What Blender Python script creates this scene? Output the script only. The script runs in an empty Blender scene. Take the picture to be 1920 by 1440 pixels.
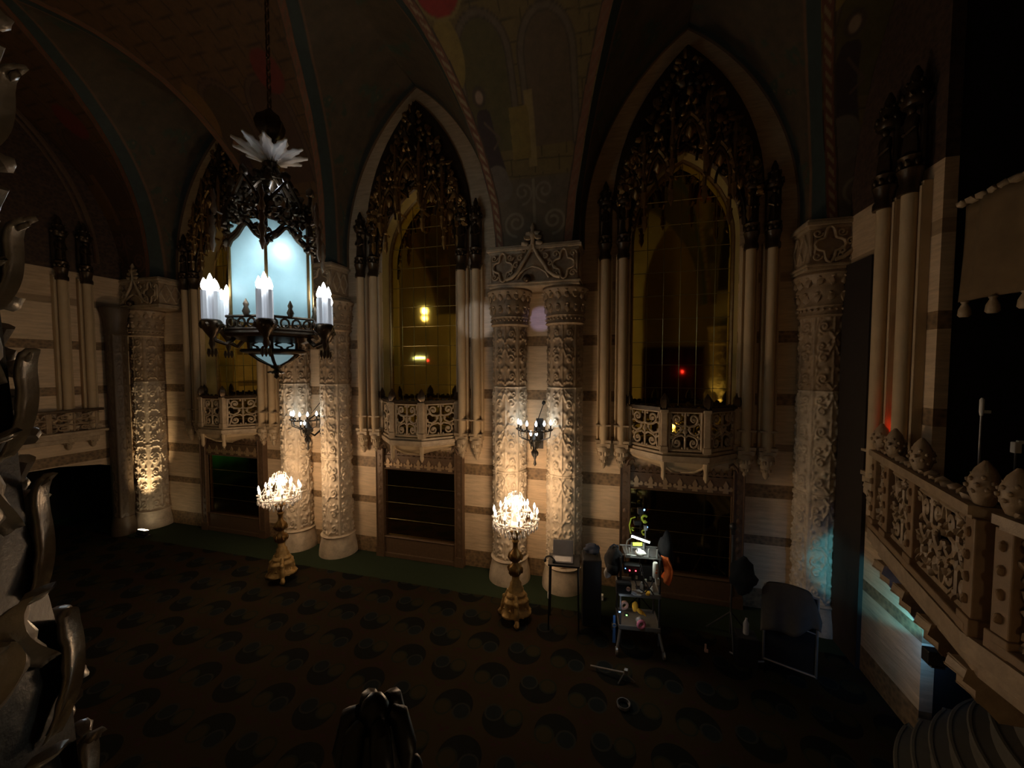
import bpy, math, random
import numpy as np
from mathutils import Vector, Matrix, noise
from mathutils.geometry import tessellate_polygon
S = bpy.context.scene
COL = S.collection
PI = math.pi
# ------------------------------------------------------------------ camera
cam_data = bpy.data.cameras.new('camera')
cam = bpy.data.objects.new('camera', cam_data)
COL.objects.link(cam)
cam_data.sensor_fit = 'HORIZONTAL'
cam_data.sensor_width = 36.0
cam_data.lens = 36.0 * 720.0 / 1920.0
cam_data.clip_start = 0.05
cam_data.clip_end = 100
cam.location = (0, 0, 4.2)
cam.rotation_euler = (PI / 2 - 0.044, 0, 0.268)
S.camera = cam
# ------------------------------------------------------------------ exposure, world
S.view_settings.view_transform = 'Standard'
S.view_settings.look = 'None'
S.view_settings.exposure = 0.0
S.view_settings.gamma = 1.0
S.view_settings.use_curve_mapping = False
W = bpy.data.worlds.new('night')
S.world = W
W.use_nodes = True
W.node_tree.nodes['Background'].inputs[0].default_value = (0.3, 0.35, 0.5, 1)
W.node_tree.nodes['Background'].inputs[1].default_value = 0.0005
TORCH_W, LANTERN_W, PENDANT_W = 102.0, 2.2, 10.0
WARM = (1.0, 0.66, 0.38)
COOL = (0.78, 0.9, 1.0)


def lamp(name, kind, loc, power, color, radius=0.05, parent=None, rot=None, **kw):
    d = bpy.data.lights.new(name, kind)
    d.energy = power
    d.color = color
    if kind != 'SUN':
        if kind == 'AREA':
            d.size = radius
        else:
            d.shadow_soft_size = radius
    for k, v in kw.items():
        setattr(d, k, v)
    o = bpy.data.objects.new(name, d)
    COL.objects.link(o)
    o.location = loc
    if rot is not None:
        o.rotation_euler = rot
    o.parent = parent
    return o


def aim(frm, to):
    return (Vector(to) - Vector(frm)).to_track_quat('-Z', 'Y').to_euler()


# ------------------------------------------------------------------ constants of the hall
D = 7.43                       # main wall plane
BAYS = (-9.3, -4.1, 1.1)
PAIRS = (-6.7, -1.5)
XL, XR = -12.2, 3.3
YM = 3.73                      # middle of the hall
ARA, ARH, ARZ = 1.72, 3.3, 6.7
ARR = (ARA * ARA + ARH * ARH) / (2 * ARA)
rnd = random.Random(7)


def arch_off(z):
    """half opening of the big pointed wall arch at height z"""
    if z <= ARZ:
        return ARA
    return max(0.0, math.sqrt(max(0, ARR ** 2 - (z - ARZ) ** 2)) - (ARR - ARA))


# ------------------------------------------------------------------ material helpers
MATS = {}


class NT:
    def __init__(self, name):
        self.m = bpy.data.materials.new(name)
        self.m.use_nodes = True
        self.t = self.m.node_tree
        self.b = self.t.nodes['Principled BSDF']

    def n(self, kind, **kw):
        x = self.t.nodes.new(kind)
        for k, v in kw.items():
            setattr(x, k, v)
        return x

    def l(self, a, b):
        self.t.links.new(a, b)

    def put(self, sock, v):
        if hasattr(v, 'is_linked') or hasattr(v, 'links'):
            self.l(v, sock)
        else:
            sock.default_value = v

    def math(self, op, a, b=None, c=None):
        x = self.n('ShaderNodeMath', operation=op)
        for i, v in enumerate((a, b, c)):
            if v is not None:
                self.put(x.inputs[i], v)
        return x.outputs[0]

    def mix(self, f, a, b, mode='MIX'):
        x = self.n('ShaderNodeMix', data_type='RGBA', blend_type=mode)
        self.put(x.inputs[0], f)
        for s, v in ((x.inputs[6], a), (x.inputs[7], b)):
            if isinstance(v, tuple):
                v = (*v[:3], 1)
            self.put(s, v)
        return x.outputs[2]

    def noise(self, scale, detail=4, vec=None, rough=0.6):
        x = self.n('ShaderNodeTexNoise')
        x.inputs['Scale'].default_value = scale
        x.inputs['Detail'].default_value = detail
        x.inputs['Roughness'].default_value = rough
        if vec is not None:
            self.l(vec, x.inputs['Vector'])
        return x.outputs[0]

    def coord(self, which='Object', scale=None):
        o = self.n('ShaderNodeTexCoord').outputs[which]
        if scale:
            mp = self.n('ShaderNodeMapping')
            mp.inputs['Scale'].default_value = scale
            self.l(o, mp.inputs[0])
            o = mp.outputs[0]
        return o

    def bump(self, h, strength=0.3, dist=0.02):
        x = self.n('ShaderNodeBump')
        x.inputs['Strength'].default_value = strength
        x.inputs['Distance'].default_value = dist
        self.l(h, x.inputs['Height'])
        self.l(x.outputs[0], self.b.inputs['Normal'])

    def ramp(self, f, stops, interp='LINEAR'):
        x = self.n('ShaderNodeValToRGB')
        r = x.color_ramp
        r.interpolation = interp
        while len(r.elements) < len(stops):
            r.elements.new(0.5)
        for e, (p, c) in zip(r.elements, stops):
            e.position = p
            e.color = (*c[:3], 1)
        self.l(f, x.inputs[0])
        return x.outputs[0]


def simple(name, col, rough=0.6, metal=0.0, var=0.25, scale=9, bump=0.15, bscale=40, coat=0.0):
    n = NT(name)
    v = n.coord()
    f = n.noise(scale, 5, v)
    dark = tuple(c * (1 - var) for c in col)
    light = tuple(min(1, c * (1 + var)) for c in col)
    c = n.mix(f, dark, light)
    n.l(c, n.b.inputs['Base Color'])
    n.b.inputs['Roughness'].default_value = rough
    n.b.inputs['Metallic'].default_value = metal
    n.b.inputs['Coat Weight'].default_value = coat
    if bump:
        n.bump(n.noise(bscale, 4, v), bump, 0.01)
    MATS[name] = n.m
    return n.m


def glow(name, col, strength, base=(0.8, 0.8, 0.8)):
    n = NT(name)
    n.b.inputs['Base Color'].default_value = (*base, 1)
    n.b.inputs['Emission Color'].default_value = (*col, 1)
    n.b.inputs['Emission Strength'].default_value = strength
    n.b.inputs['Roughness'].default_value = 0.4
    MATS[name] = n.m
    return n.m


def wall_stone(name='ashlar_wall', dark_top=False):
    n = NT(name)
    geo = n.n('ShaderNodeNewGeometry').outputs['Position']
    sx = n.n('ShaderNodeSeparateXYZ')
    n.l(geo, sx.inputs[0])
    z = sx.outputs[2]
    A, B = (0.66, 0.51, 0.35), (0.21, 0.145, 0.085)
    T = (0.58, 0.43, 0.28)
    bands = [(0.0, 0.32, B), (1.10, 1.27, B), (1.93, 2.16, B), (2.74, 2.88, (0.34, 0.24, 0.15)),
             (3.55, 3.75, B), (4.58, 4.78, B), (5.62, 5.75, (0.36, 0.26, 0.16))]
    stops, last = [], 0.0
    for a, b, c in bands:
        if a > 0:
            stops.append((last / 10, A if len(stops) % 4 else T))
        stops.append((a / 10, c))
        last = b
    stops.append((last / 10, T))
    if dark_top:
        stops.append((.64, (0.055, 0.034, 0.022)))  # flat dark brown above the vault springing
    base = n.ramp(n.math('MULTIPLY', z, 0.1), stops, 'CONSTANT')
    mp = n.n('ShaderNodeMapping')
    mp.inputs['Scale'].default_value = (1.6, 1.6, 14)
    n.l(geo, mp.inputs[0])
    st = n.noise(1.5, 7, mp.outputs[0], 0.7)
    c = n.mix(st, (0.40, 0.36, 0.32), (1.45, 1.45, 1.4))
    c2 = n.mix(1.0, base, c, 'MULTIPLY')
    # carved diaper on the dark bands
    w = n.n('ShaderNodeTexVoronoi')
    w.inputs['Scale'].default_value = 16
    n.l(geo, w.inputs['Vector'])
    lum = n.math('LESS_THAN', n.n('ShaderNodeRGBToBW').outputs[0], 0.2)
    bw = lum.node.inputs[0].links[0].from_node
    n.l(base, bw.inputs[0])
    det = n.mix(w.outputs['Distance'], (0.55, 0.55, 0.55), (1.7, 1.6, 1.45))
    c3 = n.mix(lum, c2, n.mix(1.0, c2, det, 'MULTIPLY'))
    n.l(c3, n.b.inputs['Base Color'])
    n.b.inputs['Roughness'].default_value = 0.6
    # joints of the blocks
    cz = n.math('FRACT', n.math('MULTIPLY', z, 2.45))
    j = n.math('LESS_THAN', cz, 0.03)
    h = n.math('SUBTRACT', st, n.math('MULTIPLY', j, 0.8))
    n.bump(h, 0.25, 0.02)
    MATS[name] = n.m


def column_stone(name, col, dirt):
    """old stone, washed unevenly with a brown glaze"""
    n = NT(name)
    v = n.coord()
    f = n.noise(6, 7, v, 0.7)
    p = n.ramp(f, [(0.32, tuple(.45 * a + .55 * b for a, b in zip(col, dirt))), (0.62, col)])
    n.l(p, n.b.inputs['Base Color'])
    n.b.inputs['Roughness'].default_value = 0.5
    n.bump(n.noise(60, 4, v), 0.2, 0.01)
    MATS[name] = n.m


def painted_plaster():
    n = NT('painted_plaster')
    a = n.n('ShaderNodeVertexColor')
    a.layer_name = 'paint'
    v = n.coord()
    f = n.noise(7, 7, v, 0.75)
    c = n.mix(1.0, a.outputs[0], n.mix(f, (0.5, 0.5, 0.5), (1.5, 1.45, 1.4)), 'MULTIPLY')
    c = n.mix(1.0, c, (0.8, 0.76, 0.66), 'MULTIPLY')
    n.l(c, n.b.inputs['Base Color'])
    n.b.inputs['Roughness'].default_value = 0.7
    n.bump(n.noise(25, 3, v), 0.1, 0.01)
    MATS['painted_plaster'] = n.m


def mirror(name, tint, rough=0.03):
    n = NT(name)
    v = n.coord()
    c = n.mix(n.noise(3, 5, v), tuple(t * 0.75 for t in tint), tint)
    n.l(c, n.b.inputs['Base Color'])
    n.b.inputs['Metallic'].default_value = 1.0
    n.b.inputs['Roughness'].default_value = rough
    n.bump(n.noise(1.2, 2, v), 0.06, 0.02)
    MATS[name] = n.m


def carpet():
    n = NT('patterned_carpet')
    geo = n.n('ShaderNodeNewGeometry').outputs['Position']
    sx = n.n('ShaderNodeSeparateXYZ')
    n.l(geo, sx.inputs[0])
    X, Y = sx.outputs[0], sx.outputs[1]
    M = n.math
    cw, ch = 0.64, 0.56
    # the figures run along slightly slanted rows
    yr = M('ADD', Y, M('MULTIPLY', X, 0.02))
    v = M('DIVIDE', yr, ch)
    row = M('FLOOR', v)
    off = M('MULTIPLY', M('MODULO', M('ADD', row, 100), 2.0), 0.5)
    u = M('ADD', M('DIVIDE', X, cw), off)
    ci = M('MODULO', M('ADD', M('FLOOR', u), 200), 2.0)
    fu = M('MULTIPLY', M('SUBTRACT', M('FRACT', u), 0.5), cw)
    fv = M('MULTIPLY', M('SUBTRACT', M('FRACT', v), 0.5), ch)
    flip = M('SUBTRACT', 1.0, M('MULTIPLY', ci, 2.0))
    fu = M('MULTIPLY', fu, flip)
    fv = M('MULTIPLY', fv, flip)

    def dist(cx, cy, sy=1.0):
        dx = M('SUBTRACT', fu, cx)
        dy = M('MULTIPLY', M('SUBTRACT', fv, cy), sy)
        return M('SQRT', M('ADD', M('MULTIPLY', dx, dx), M('MULTIPLY', dy, dy)))

    def disc(d, r):
        return M('LESS_THAN', d, r)

    def ring(d, r, w):
        return M('LESS_THAN', M('ABSOLUTE', M('SUBTRACT', d, r)), w)
    f = n.noise(0.6, 3, geo)
    ground = n.mix(M('SUBTRACT', M('MULTIPLY', f, 2.4), 0.75), (0.022, 0.0125, 0.0062), (0.026, 0.020, 0.009))
    big = dist(0, 0)
    left, right = dist(-0.125, 0.05), dist(0.125, 0.05)
    comma = M('MULTIPLY', disc(big, 0.245), M('LESS_THAN', fv, 0.05))
    c = n.mix(comma, ground, (0.006, 0.0066, 0.0058))
    c = n.mix(disc(left, 0.115), c, (0.008, 0.011, 0.012))
    c = n.mix(ring(left, 0.105, 0.012), c, (0.019, 0.0195, 0.017))
    c = n.mix(disc(right, 0.115), c, (0.024, 0.019, 0.009))
    c = n.mix(ring(right, 0.105, 0.012), c, (0.014, 0.017, 0.011))
    # small cross flower at the cell corners
    au = M('SUBTRACT', cw / 2, M('ABSOLUTE', fu))
    av = M('SUBTRACT', ch / 2, M('ABSOLUTE', fv))
    fl = M('SQRT', M('ADD', M('MULTIPLY', au, au), M('MULTIPLY', av, av)))
    cross = M('MULTIPLY', disc(fl, 0.075), M('GREATER_THAN', M('ABSOLUTE', M('SUBTRACT', au, av)), 0.018))
    c = n.mix(cross, c, (0.028, 0.012, 0.012))
    # plain green border along the wall
    edge = M('GREATER_THAN', M('ADD', Y, M('MULTIPLY', n.noise(2, 2, geo), 0.1)), 6.55)
    c = n.mix(edge, c, (0.028, 0.040, 0.022))
    n.l(c, n.b.inputs['Base Color'])
    n.b.inputs['Roughness'].default_value = 0.95
    n.b.inputs['Specular IOR Level'].default_value = 0.1
    n.bump(n.noise(180, 2, geo), 0.3, 0.01)
    MATS['patterned_carpet'] = n.m


wall_stone()
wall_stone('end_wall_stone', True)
column_stone('carved_stone', (0.64, 0.54, 0.41), (0.22, 0.17, 0.115))
column_stone('gilt_brown_stone', (0.38, 0.275, 0.17), (0.10, 0.065, 0.04))
column_stone('dark_shaft_stone', (0.10, 0.07, 0.045), (0.05, 0.035, 0.02))
column_stone('tan_stone', (0.46, 0.35, 0.225), (0.14, 0.10, 0.06))
painted_plaster()
carpet()
mirror('gold_mirror', (0.85, 0.70, 0.17), 0.05)
mirror('dark_mirror', (0.42, 0.33, 0.13), 0.07)
simple('tan_plaster', (0.50, 0.375, 0.225), 0.7, var=0.2, scale=4)
simple('pale_plaster', (0.55, 0.45, 0.27), 0.7, var=0.2, scale=4)
simple('olive_plaster', (0.38, 0.29, 0.11), 0.7, var=0.2, scale=4)
simple('balustrade_stone', (0.23, 0.145, 0.075), 0.65, var=0.4, scale=8)
simple('gilt_bronze', (0.26, 0.155, 0.055), 0.34, 0.75, var=0.5, scale=14)
simple('dark_bronze', (0.075, 0.05, 0.028), 0.36, 0.7, var=0.5, scale=14)
simple('antique_gold', (0.50, 0.33, 0.13), 0.42, 0.4, var=0.55, scale=22, bump=0.4)
simple('lead_came', (0.32, 0.26, 0.12), 0.3, 0.9, var=0.3)
simple('black_iron', (0.022, 0.02, 0.018), 0.4, 0.6, var=0.3)
simple('silver_leaf', (0.55, 0.55, 0.56), 0.28, 0.75, var=0.4, scale=10)
simple('foreground_gilding', (0.44, 0.40, 0.35), 0.33, 0.35, var=0.5, scale=14, bump=0.25)
simple('white_leaf', (0.85, 0.85, 0.85), 0.5, var=0.1)
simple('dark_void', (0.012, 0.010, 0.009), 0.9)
simple('brown_bronze', (0.125, 0.075, 0.042), 0.5, 0.2, var=0.4, scale=20)
simple('bronze_fleur', (0.38, 0.26, 0.15), 0.4, 0.4, var=0.3)
simple('black_plastic', (0.018, 0.018, 0.02), 0.45)
simple('black_cloth', (0.009, 0.009, 0.011), 0.95)
simple('navy_cloth', (0.018, 0.022, 0.038), 0.95)
simple('drape_cloth', (0.075, 0.062, 0.052), 0.95)
simple('grey_metal', (0.32, 0.32, 0.32), 0.35, 0.6)
simple('dark_metal', (0.09, 0.09, 0.095), 0.4, 0.6)
simple('white_plastic', (0.75, 0.75, 0.72), 0.5)
simple('green_cloth', (0.03, 0.14, 0.05), 0.9)
simple('very_dark_brown', (0.02, 0.013, 0.008), 0.8)
simple('paper', (0.8, 0.78, 0.74), 0.8, var=0.08)
simple('orange_cloth', (0.75, 0.16, 0.035), 0.85)
simple('yellow_cloth', (0.85, 0.42, 0.03), 0.85)
simple('lime_plastic', (0.55, 0.75, 0.08), 0.5)
simple('blue_webbing', (0.05, 0.16, 0.45), 0.8)
simple('pink_tape', (0.75, 0.22, 0.32), 0.6)
simple('skin_tape', (0.55, 0.33, 0.27), 0.6)
simple('laptop_grey', (0.15, 0.15, 0.17), 0.4, 0.3)
simple('keyboard_grey', (0.36, 0.35, 0.35), 0.5)
simple('red_panel', (0.09, 0.012, 0.012), 0.7)
simple('valance_cloth', (0.16, 0.105, 0.05), 0.9, var=0.35, scale=5)
simple('stair_stone', (0.10, 0.085, 0.062), 0.8)
n_ = NT('crystal')
n_.b.inputs['Base Color'].default_value = (1, 0.97, 0.93, 1)
n_.b.inputs['Roughness'].default_value = 0.06
n_.b.inputs['Specular IOR Level'].default_value = 1.0
n_.b.inputs['Transmission Weight'].default_value = 0.5
n_.l(n_.mix(n_.noise(30, 2, n_.coord()), (0.85, 0.82, 0.8), (1, 1, 1)), n_.b.inputs['Base Color'])
MATS['crystal'] = n_.m
glow('warm_bulb', (1.0, 0.80, 0.60), 16.0)
glow('cool_bulb', (0.88, 0.97, 1.0), 16.0)
glow('lantern_bulb', (0.85, 0.93, 1.0), 22.0)
glow('candle_tube', (0.55, 0.62, 0.72), 0.28)
glow('tube_light', (0.9, 1.0, 0.92), 22.0)
glow('red_led', (1.0, 0.03, 0.05), 12.0)
glow('blue_led', (0.12, 0.35, 1.0), 9.0)
glow('green_led', (0.2, 1.0, 0.1), 6.0)
glow('pendant_glow', (1.0, 0.85, 0.55), 40.0)


def lantern_glass():
    """frosted pane lit from behind by the bulbs inside the lantern"""
    n = NT('lantern_glass')
    f = n.noise(5, 4, n.coord())
    tr = n.n('ShaderNodeBsdfTranslucent')
    n.l(n.mix(f, (0.60, 0.74, 0.77), (0.80, 0.93, 0.95)), tr.inputs[0])
    n.b.inputs['Base Color'].default_value = (0.22, 0.28, 0.29, 1)
    n.b.inputs['Roughness'].default_value = 0.3
    mx = n.n('ShaderNodeMixShader')
    mx.inputs[0].default_value = 0.8
    n.l(n.b.outputs[0], mx.inputs[1])
    n.l(tr.outputs[0], mx.inputs[2])
    n.l(mx.outputs[0], n.t.nodes['Material Output'].inputs[0])
    MATS['lantern_glass'] = n.m


lantern_glass()
glow('lower_lantern_glass', (0.56, 0.88, 0.97), 0.24, (0.2, 0.26, 0.27))


# ------------------------------------------------------------------ mesh builder
def frame_from(dirv, up=(0, 0, 1)):
    z = Vector(dirv).normalized()
    u = Vector(up)
    if abs(z.dot(u)) > 0.98:
        u = Vector((1, 0, 0))
    x = u.cross(z).normalized()
    y = z.cross(x)
    return Matrix((x, y, z)).transposed()


_ICO = {}


def ico(sub):
    if sub not in _ICO:
        import bmesh
        bm = bmesh.new()
        bmesh.ops.create_icosphere(bm, subdivisions=sub, radius=1)
        _ICO[sub] = ([v.co.copy() for v in bm.verts], [[v.index for v in f.verts] for f in bm.faces])
        bm.free()
    return _ICO[sub]


class MB:
    def __init__(s):
        s.v, s.f = [], []

    def add(s, vs, fs, M=None):
        b = len(s.v)
        if M is not None:
            vs = [M @ Vector(p) for p in vs]
        s.v += [tuple(p) for p in vs]
        s.f += [[i + b for i in q] for q in fs]
        return s

    def box(s, c, d, rz=0.0, M=None, taper=1.0):
        x, y, z = d[0] / 2, d[1] / 2, d[2] / 2
        t = taper
        vs = [(-x, -y, -z), (x, -y, -z), (x, y, -z), (-x, y, -z), (-x * t, -y * t, z), (x * t, -y * t, z), (x * t, y * t, z), (-x * t, y * t, z)]
        T = Matrix.Translation(c) @ Matrix.Rotation(rz, 4, 'Z')
        if M is not None:
            T = M @ T
        return s.add(vs, [(0, 3, 2, 1), (4, 5, 6, 7), (0, 1, 5, 4), (1, 2, 6, 5), (2, 3, 7, 6), (3, 0, 4, 7)], T)

    def lathe(s, prof, n=24, loc=(0, 0, 0), M=None, sx=1.0, sy=1.0, a0=0.0, lobes=0, lobe=0.0):
        vs, fs = [], []
        for r, z in prof:
            for k in range(n):
                a = a0 + 2 * PI * k / n
                rr = r * (1 + lobe * math.cos(lobes * a)) if lobes else r
                vs.append((loc[0] + rr * math.cos(a) * sx, loc[1] + rr * math.sin(a) * sy, loc[2] + z))
        m = len(prof)
        for i in range(m - 1):
            for k in range(n):
                fs.append((i * n + k, i * n + (k + 1) % n, (i + 1) * n + (k + 1) % n, (i + 1) * n + k))
        fs.append(list(range(n - 1, -1, -1)))
        fs.append([(m - 1) * n + k for k in range(n)])
        return s.add(vs, fs, M)

    def tube(s, pts, r, n=6, closed=False, M=None, flat=1.0):
        P = [Vector(p) for p in pts]
        m = len(P)
        rs = r if isinstance(r, (list, tuple)) else [r] * m
        vs, fs = [], []
        prev = None
        for i in range(m):
            if closed:
                d = P[(i + 1) % m] - P[i - 1]
            else:
                d = P[min(i + 1, m - 1)] - P[max(i - 1, 0)]
            if d.length < 1e-9:
                d = Vector((0, 0, 1))
            d.normalize()
            if prev is None:
                u = Vector((0, 1, 0)) if abs(d.y) < 0.9 else Vector((1, 0, 0))
            else:
                u = prev
            x = (u - d * u.dot(d)).normalized()
            prev = x
            y = d.cross(x)
            for k in range(n):
                a = 2 * PI * k / n
                vs.append(P[i] + x * (math.cos(a) * rs[i] * flat) + y * (math.sin(a) * rs[i]))
        for i in range(m if closed else m - 1):
            j = (i + 1) % m
            for k in range(n):
                fs.append((i * n + k, i * n + (k + 1) % n, j * n + (k + 1) % n, j * n + k))
        if not closed:
            fs.append(list(range(n - 1, -1, -1)))
            fs.append([(m - 1) * n + k for k in range(n)])
        return s.add(vs, fs, M)

    def prism(s, poly, d0, d1, M=None):
        """polygon in the xz plane, thick along y from d0 to d1"""
        n = len(poly)
        vs = [(p[0], d0, p[1]) for p in poly] + [(p[0], d1, p[1]) for p in poly]
        tri = tessellate_polygon([[Vector((p[0], p[1], 0)) for p in poly]])
        fs = [tuple(t) for t in tri] + [tuple(i + n for i in reversed(t)) for t in tri]
        fs += [(i, (i + 1) % n, (i + 1) % n + n, i + n) for i in range(n)]
        return s.add(vs, fs, M)

    def blob(s, c, sc, sub=1, M=None, rot=None, jit=0.0, seed=0):
        vs, fs = ico(sub)
        out = []
        R = rot if rot is not None else Matrix.Identity(3)
        for p in vs:
            k = 1 + (jit * noise.noise(p * 1.7 + Vector((seed * 3.1, seed, 0))) if jit else 0)
            q = R @ Vector((p.x * sc[0] * k, p.y * sc[1] * k, p.z * sc[2] * k))
            out.append(q + Vector(c))
        return s.add(out, fs, M)

    def grid(s, rows):
        """rows: list of equal length lists of points"""
        m, n = len(rows), len(rows[0])
        vs = [p for r in rows for p in r]
        fs = [(i * n + k, i * n + k + 1, (i + 1) * n + k + 1, (i + 1) * n + k) for i in range(m - 1) for k in range(n - 1)]
        return s.add(vs, fs)

    def build(s, name, mat, parent=None, smooth=False, loc=None, bevel=0.0):
        me = bpy.data.meshes.new(name)
        me.from_pydata(s.v, [], s.f)
        me.materials.append(MATS[mat] if isinstance(mat, str) else mat)
        me.validate()
        if smooth:
            me.shade_smooth()
            try:
                me.set_sharp_from_angle(angle=math.radians(50))
            except Exception:
                pass
        o = bpy.data.objects.new(name, me)
        COL.objects.link(o)
        o.parent = parent
        if loc:
            o.location = loc
        if bevel:
            b = o.modifiers.new('bevel', 'BEVEL')
            b.width = bevel
            b.segments = 2
            b.limit_method = 'ANGLE'
        return o


def tag(o, label=None, cat=None, group=None, kind=None):
    if label:
        o['label'] = label
    if cat:
        o['category'] = cat
    if group:
        o['group'] = group
    if kind:
        o['kind'] = kind
    return o


def thing(name, label, cat, loc=(0, 0, 0), rz=0.0, group=None):
    o = bpy.data.objects.new(name, None)
    COL.objects.link(o)
    o.location = loc
    o.rotation_euler = (0, 0, rz)
    return tag(o, label, cat, group)


def copy_tree(o, parent=None):
    c = o.copy()
    COL.objects.link(c)
    if parent is not None:
        c.parent = parent
    for ch in [x for x in list(o.children)]:
        copy_tree(ch, c)
    return c


def dup(root, loc, rz, label, group=None):
    c = copy_tree(root)
    c.location = loc
    c.rotation_euler = (0, 0, rz)
    c['label'] = label
    if group:
        c['group'] = group
    return c


def struct(o):
    o['kind'] = 'structure'
    return o


def spiral(cx, cz, r0, turns, a0, sgn=1, n=26, shrink=0.12):
    pts = []
    for i in range(n):
        t = i / (n - 1)
        r = r0 * (shrink ** t)
        a = a0 + sgn * turns * 2 * PI * t
        pts.append((cx + r * math.cos(a), cz + r * math.sin(a)))
    return pts


def pointed(hw, z0, z1, n=14):
    """left foot to apex to right foot of a pointed arch in (x, z)"""
    h = z1 - z0
    R = (hw * hw + h * h) / (2 * hw)
    out = []
    for i in range(n + 1):
        z = z0 + h * math.sin(PI / 2 * i / n)
        x = math.sqrt(max(0, R * R - (z - z0) ** 2)) - (R - hw)
        out.append((-x, z))
    return out + [(-x, z) for x, z in reversed(out[:-1])]


FLEUR = [(-.035, 0), (-.028, .03), (-.075, .03), (-.085, .055), (-.07, .085), (-.045, .08), (-.05, .06), (-.022, .06), (-.032, .1), (0, .16),
         (.032, .1), (.022, .06), (.05, .06), (.045, .08), (.07, .085), (.085, .055), (.075, .03), (.028, .03), (.035, 0)]


def fleur(x, z, k):
    return [(x + a * k, z + b * k) for a, b in FLEUR]


# ================================================================== SETTING
mb = MB()
mb.add([(XL - 3, -0.6, 0), (6.5, -0.6, 0), (6.5, D + 0.6, 0), (XL - 3, D + 0.6, 0)], [(0, 1, 2, 3)])
struct(mb.build('floor', 'patterned_carpet'))


def holed_wall(name, mat, outer, holes, fn):
    """plane polygon with holes, outer/holes in 2D, fn maps 2D to 3D"""
    polys = [[Vector((a, b, 0)) for a, b in outer]] + [[Vector((a, b, 0)) for a, b in h] for h in holes]
    tri = tessellate_polygon(polys)
    flat = [p for q in polys for p in q]
    m = MB()
    m.add([fn(p.x, p.y) for p in flat], [tuple(t) for t in tri])
    return m


def wall_fn(a, b):
    return (a, D, b)


MHW = 0.88


def mirror_arch(hw=MHW, z0=2.7, zs=6.5, za=7.95):
    return [(-hw, z0)] + pointed(hw, zs, za, 10) + [(hw, z0)]


LOWHW = 0.86
holes = []
for bx in BAYS:
    holes.append([(bx + x, z) for x, z in mirror_arch()])
m = holed_wall('wall_back', 'ashlar_wall', [(XL - 0.3, 0), (XR + 0.3, 0), (XR + 0.3, 10.4), (XL - 0.3, 10.4)], holes, wall_fn)
struct(m.build('wall_back', 'ashlar_wall'))
# plaster reveals of the tall niches
for i, bx in enumerate(BAYS):
    r = MB()
    a = [(bx + x, z) for x, z in mirror_arch()]
    r.grid([[(x, D, z) for x, z in a], [(x, D + 0.34, z) for x, z in a]])
    r.add([(bx - MHW, D, 2.7), (bx + MHW, D, 2.7), (bx + MHW, D + .34, 2.7), (bx - MHW, D + .34, 2.7)], [(0, 1, 2, 3)])
    struct(r.build('trim_%d' % (i + 1), 'olive_plaster'))

# left end wall with its low doorway, and the dark room beyond it
lw = holed_wall('wall_left', '', [(-0.6, 0), (D + .05, 0), (D + .05, 10.6), (-0.6, 10.6)],
                [[(3.4, 0.0), (3.4, 1.75), (4.6, 1.95), (5.6, 1.93), (6.3, 1.82), (6.65, 1.7), (6.65, 0.0)]],
                lambda a, b: (XL, a, b))
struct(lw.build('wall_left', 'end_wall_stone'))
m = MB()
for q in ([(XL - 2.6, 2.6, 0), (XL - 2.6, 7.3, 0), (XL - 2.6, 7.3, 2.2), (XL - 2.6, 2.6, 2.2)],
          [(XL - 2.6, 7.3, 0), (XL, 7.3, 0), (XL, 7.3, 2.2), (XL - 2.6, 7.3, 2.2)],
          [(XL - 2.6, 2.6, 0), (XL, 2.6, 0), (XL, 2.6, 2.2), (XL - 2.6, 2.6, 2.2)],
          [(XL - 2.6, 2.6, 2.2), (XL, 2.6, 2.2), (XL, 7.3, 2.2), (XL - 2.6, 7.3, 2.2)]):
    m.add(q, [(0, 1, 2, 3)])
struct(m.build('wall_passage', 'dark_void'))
# right end wall: a solid stretch beside the corner, then the tall gallery opening
m = MB()
RWY = 5.2
m.add([(XR, D + .05, 0), (XR, RWY, 0), (XR, RWY, 10.6), (XR, D + .05, 10.6)], [(0, 1, 2, 3)])
m.add([(XR, RWY, 0), (XR + .12, RWY, 0), (XR + .12, RWY, 10.6), (XR, RWY, 10.6)], [(0, 1, 2, 3)])
m.add([(XR, RWY, 9.0), (XR, -0.6, 9.0), (XR, -0.6, 10.6), (XR, RWY, 10.6)], [(0, 1, 2, 3)])
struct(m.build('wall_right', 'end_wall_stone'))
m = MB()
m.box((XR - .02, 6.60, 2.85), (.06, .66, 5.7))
struct(m.build('trim_4', 'very_dark_brown'))  # very dark strip on the wall beside the corner column
m = MB()
for hw, rad in ((1.72, .05), (1.58, .03)):
    m.tube([(XL + .02, 4.7 + x, z) for x, z in pointed(hw, 6.7, 10.0 - (1.72 - hw), 16)], rad, 6)
struct(m.build('trim_5', 'brown_bronze', None, True))

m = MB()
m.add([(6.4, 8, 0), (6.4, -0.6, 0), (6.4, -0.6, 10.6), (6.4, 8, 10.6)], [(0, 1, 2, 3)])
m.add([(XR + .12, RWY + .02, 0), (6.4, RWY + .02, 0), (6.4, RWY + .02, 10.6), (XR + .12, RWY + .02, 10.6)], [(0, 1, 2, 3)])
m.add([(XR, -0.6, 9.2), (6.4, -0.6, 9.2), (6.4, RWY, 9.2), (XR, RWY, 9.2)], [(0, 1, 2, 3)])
struct(m.build('wall_gallery', 'dark_void'))
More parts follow.
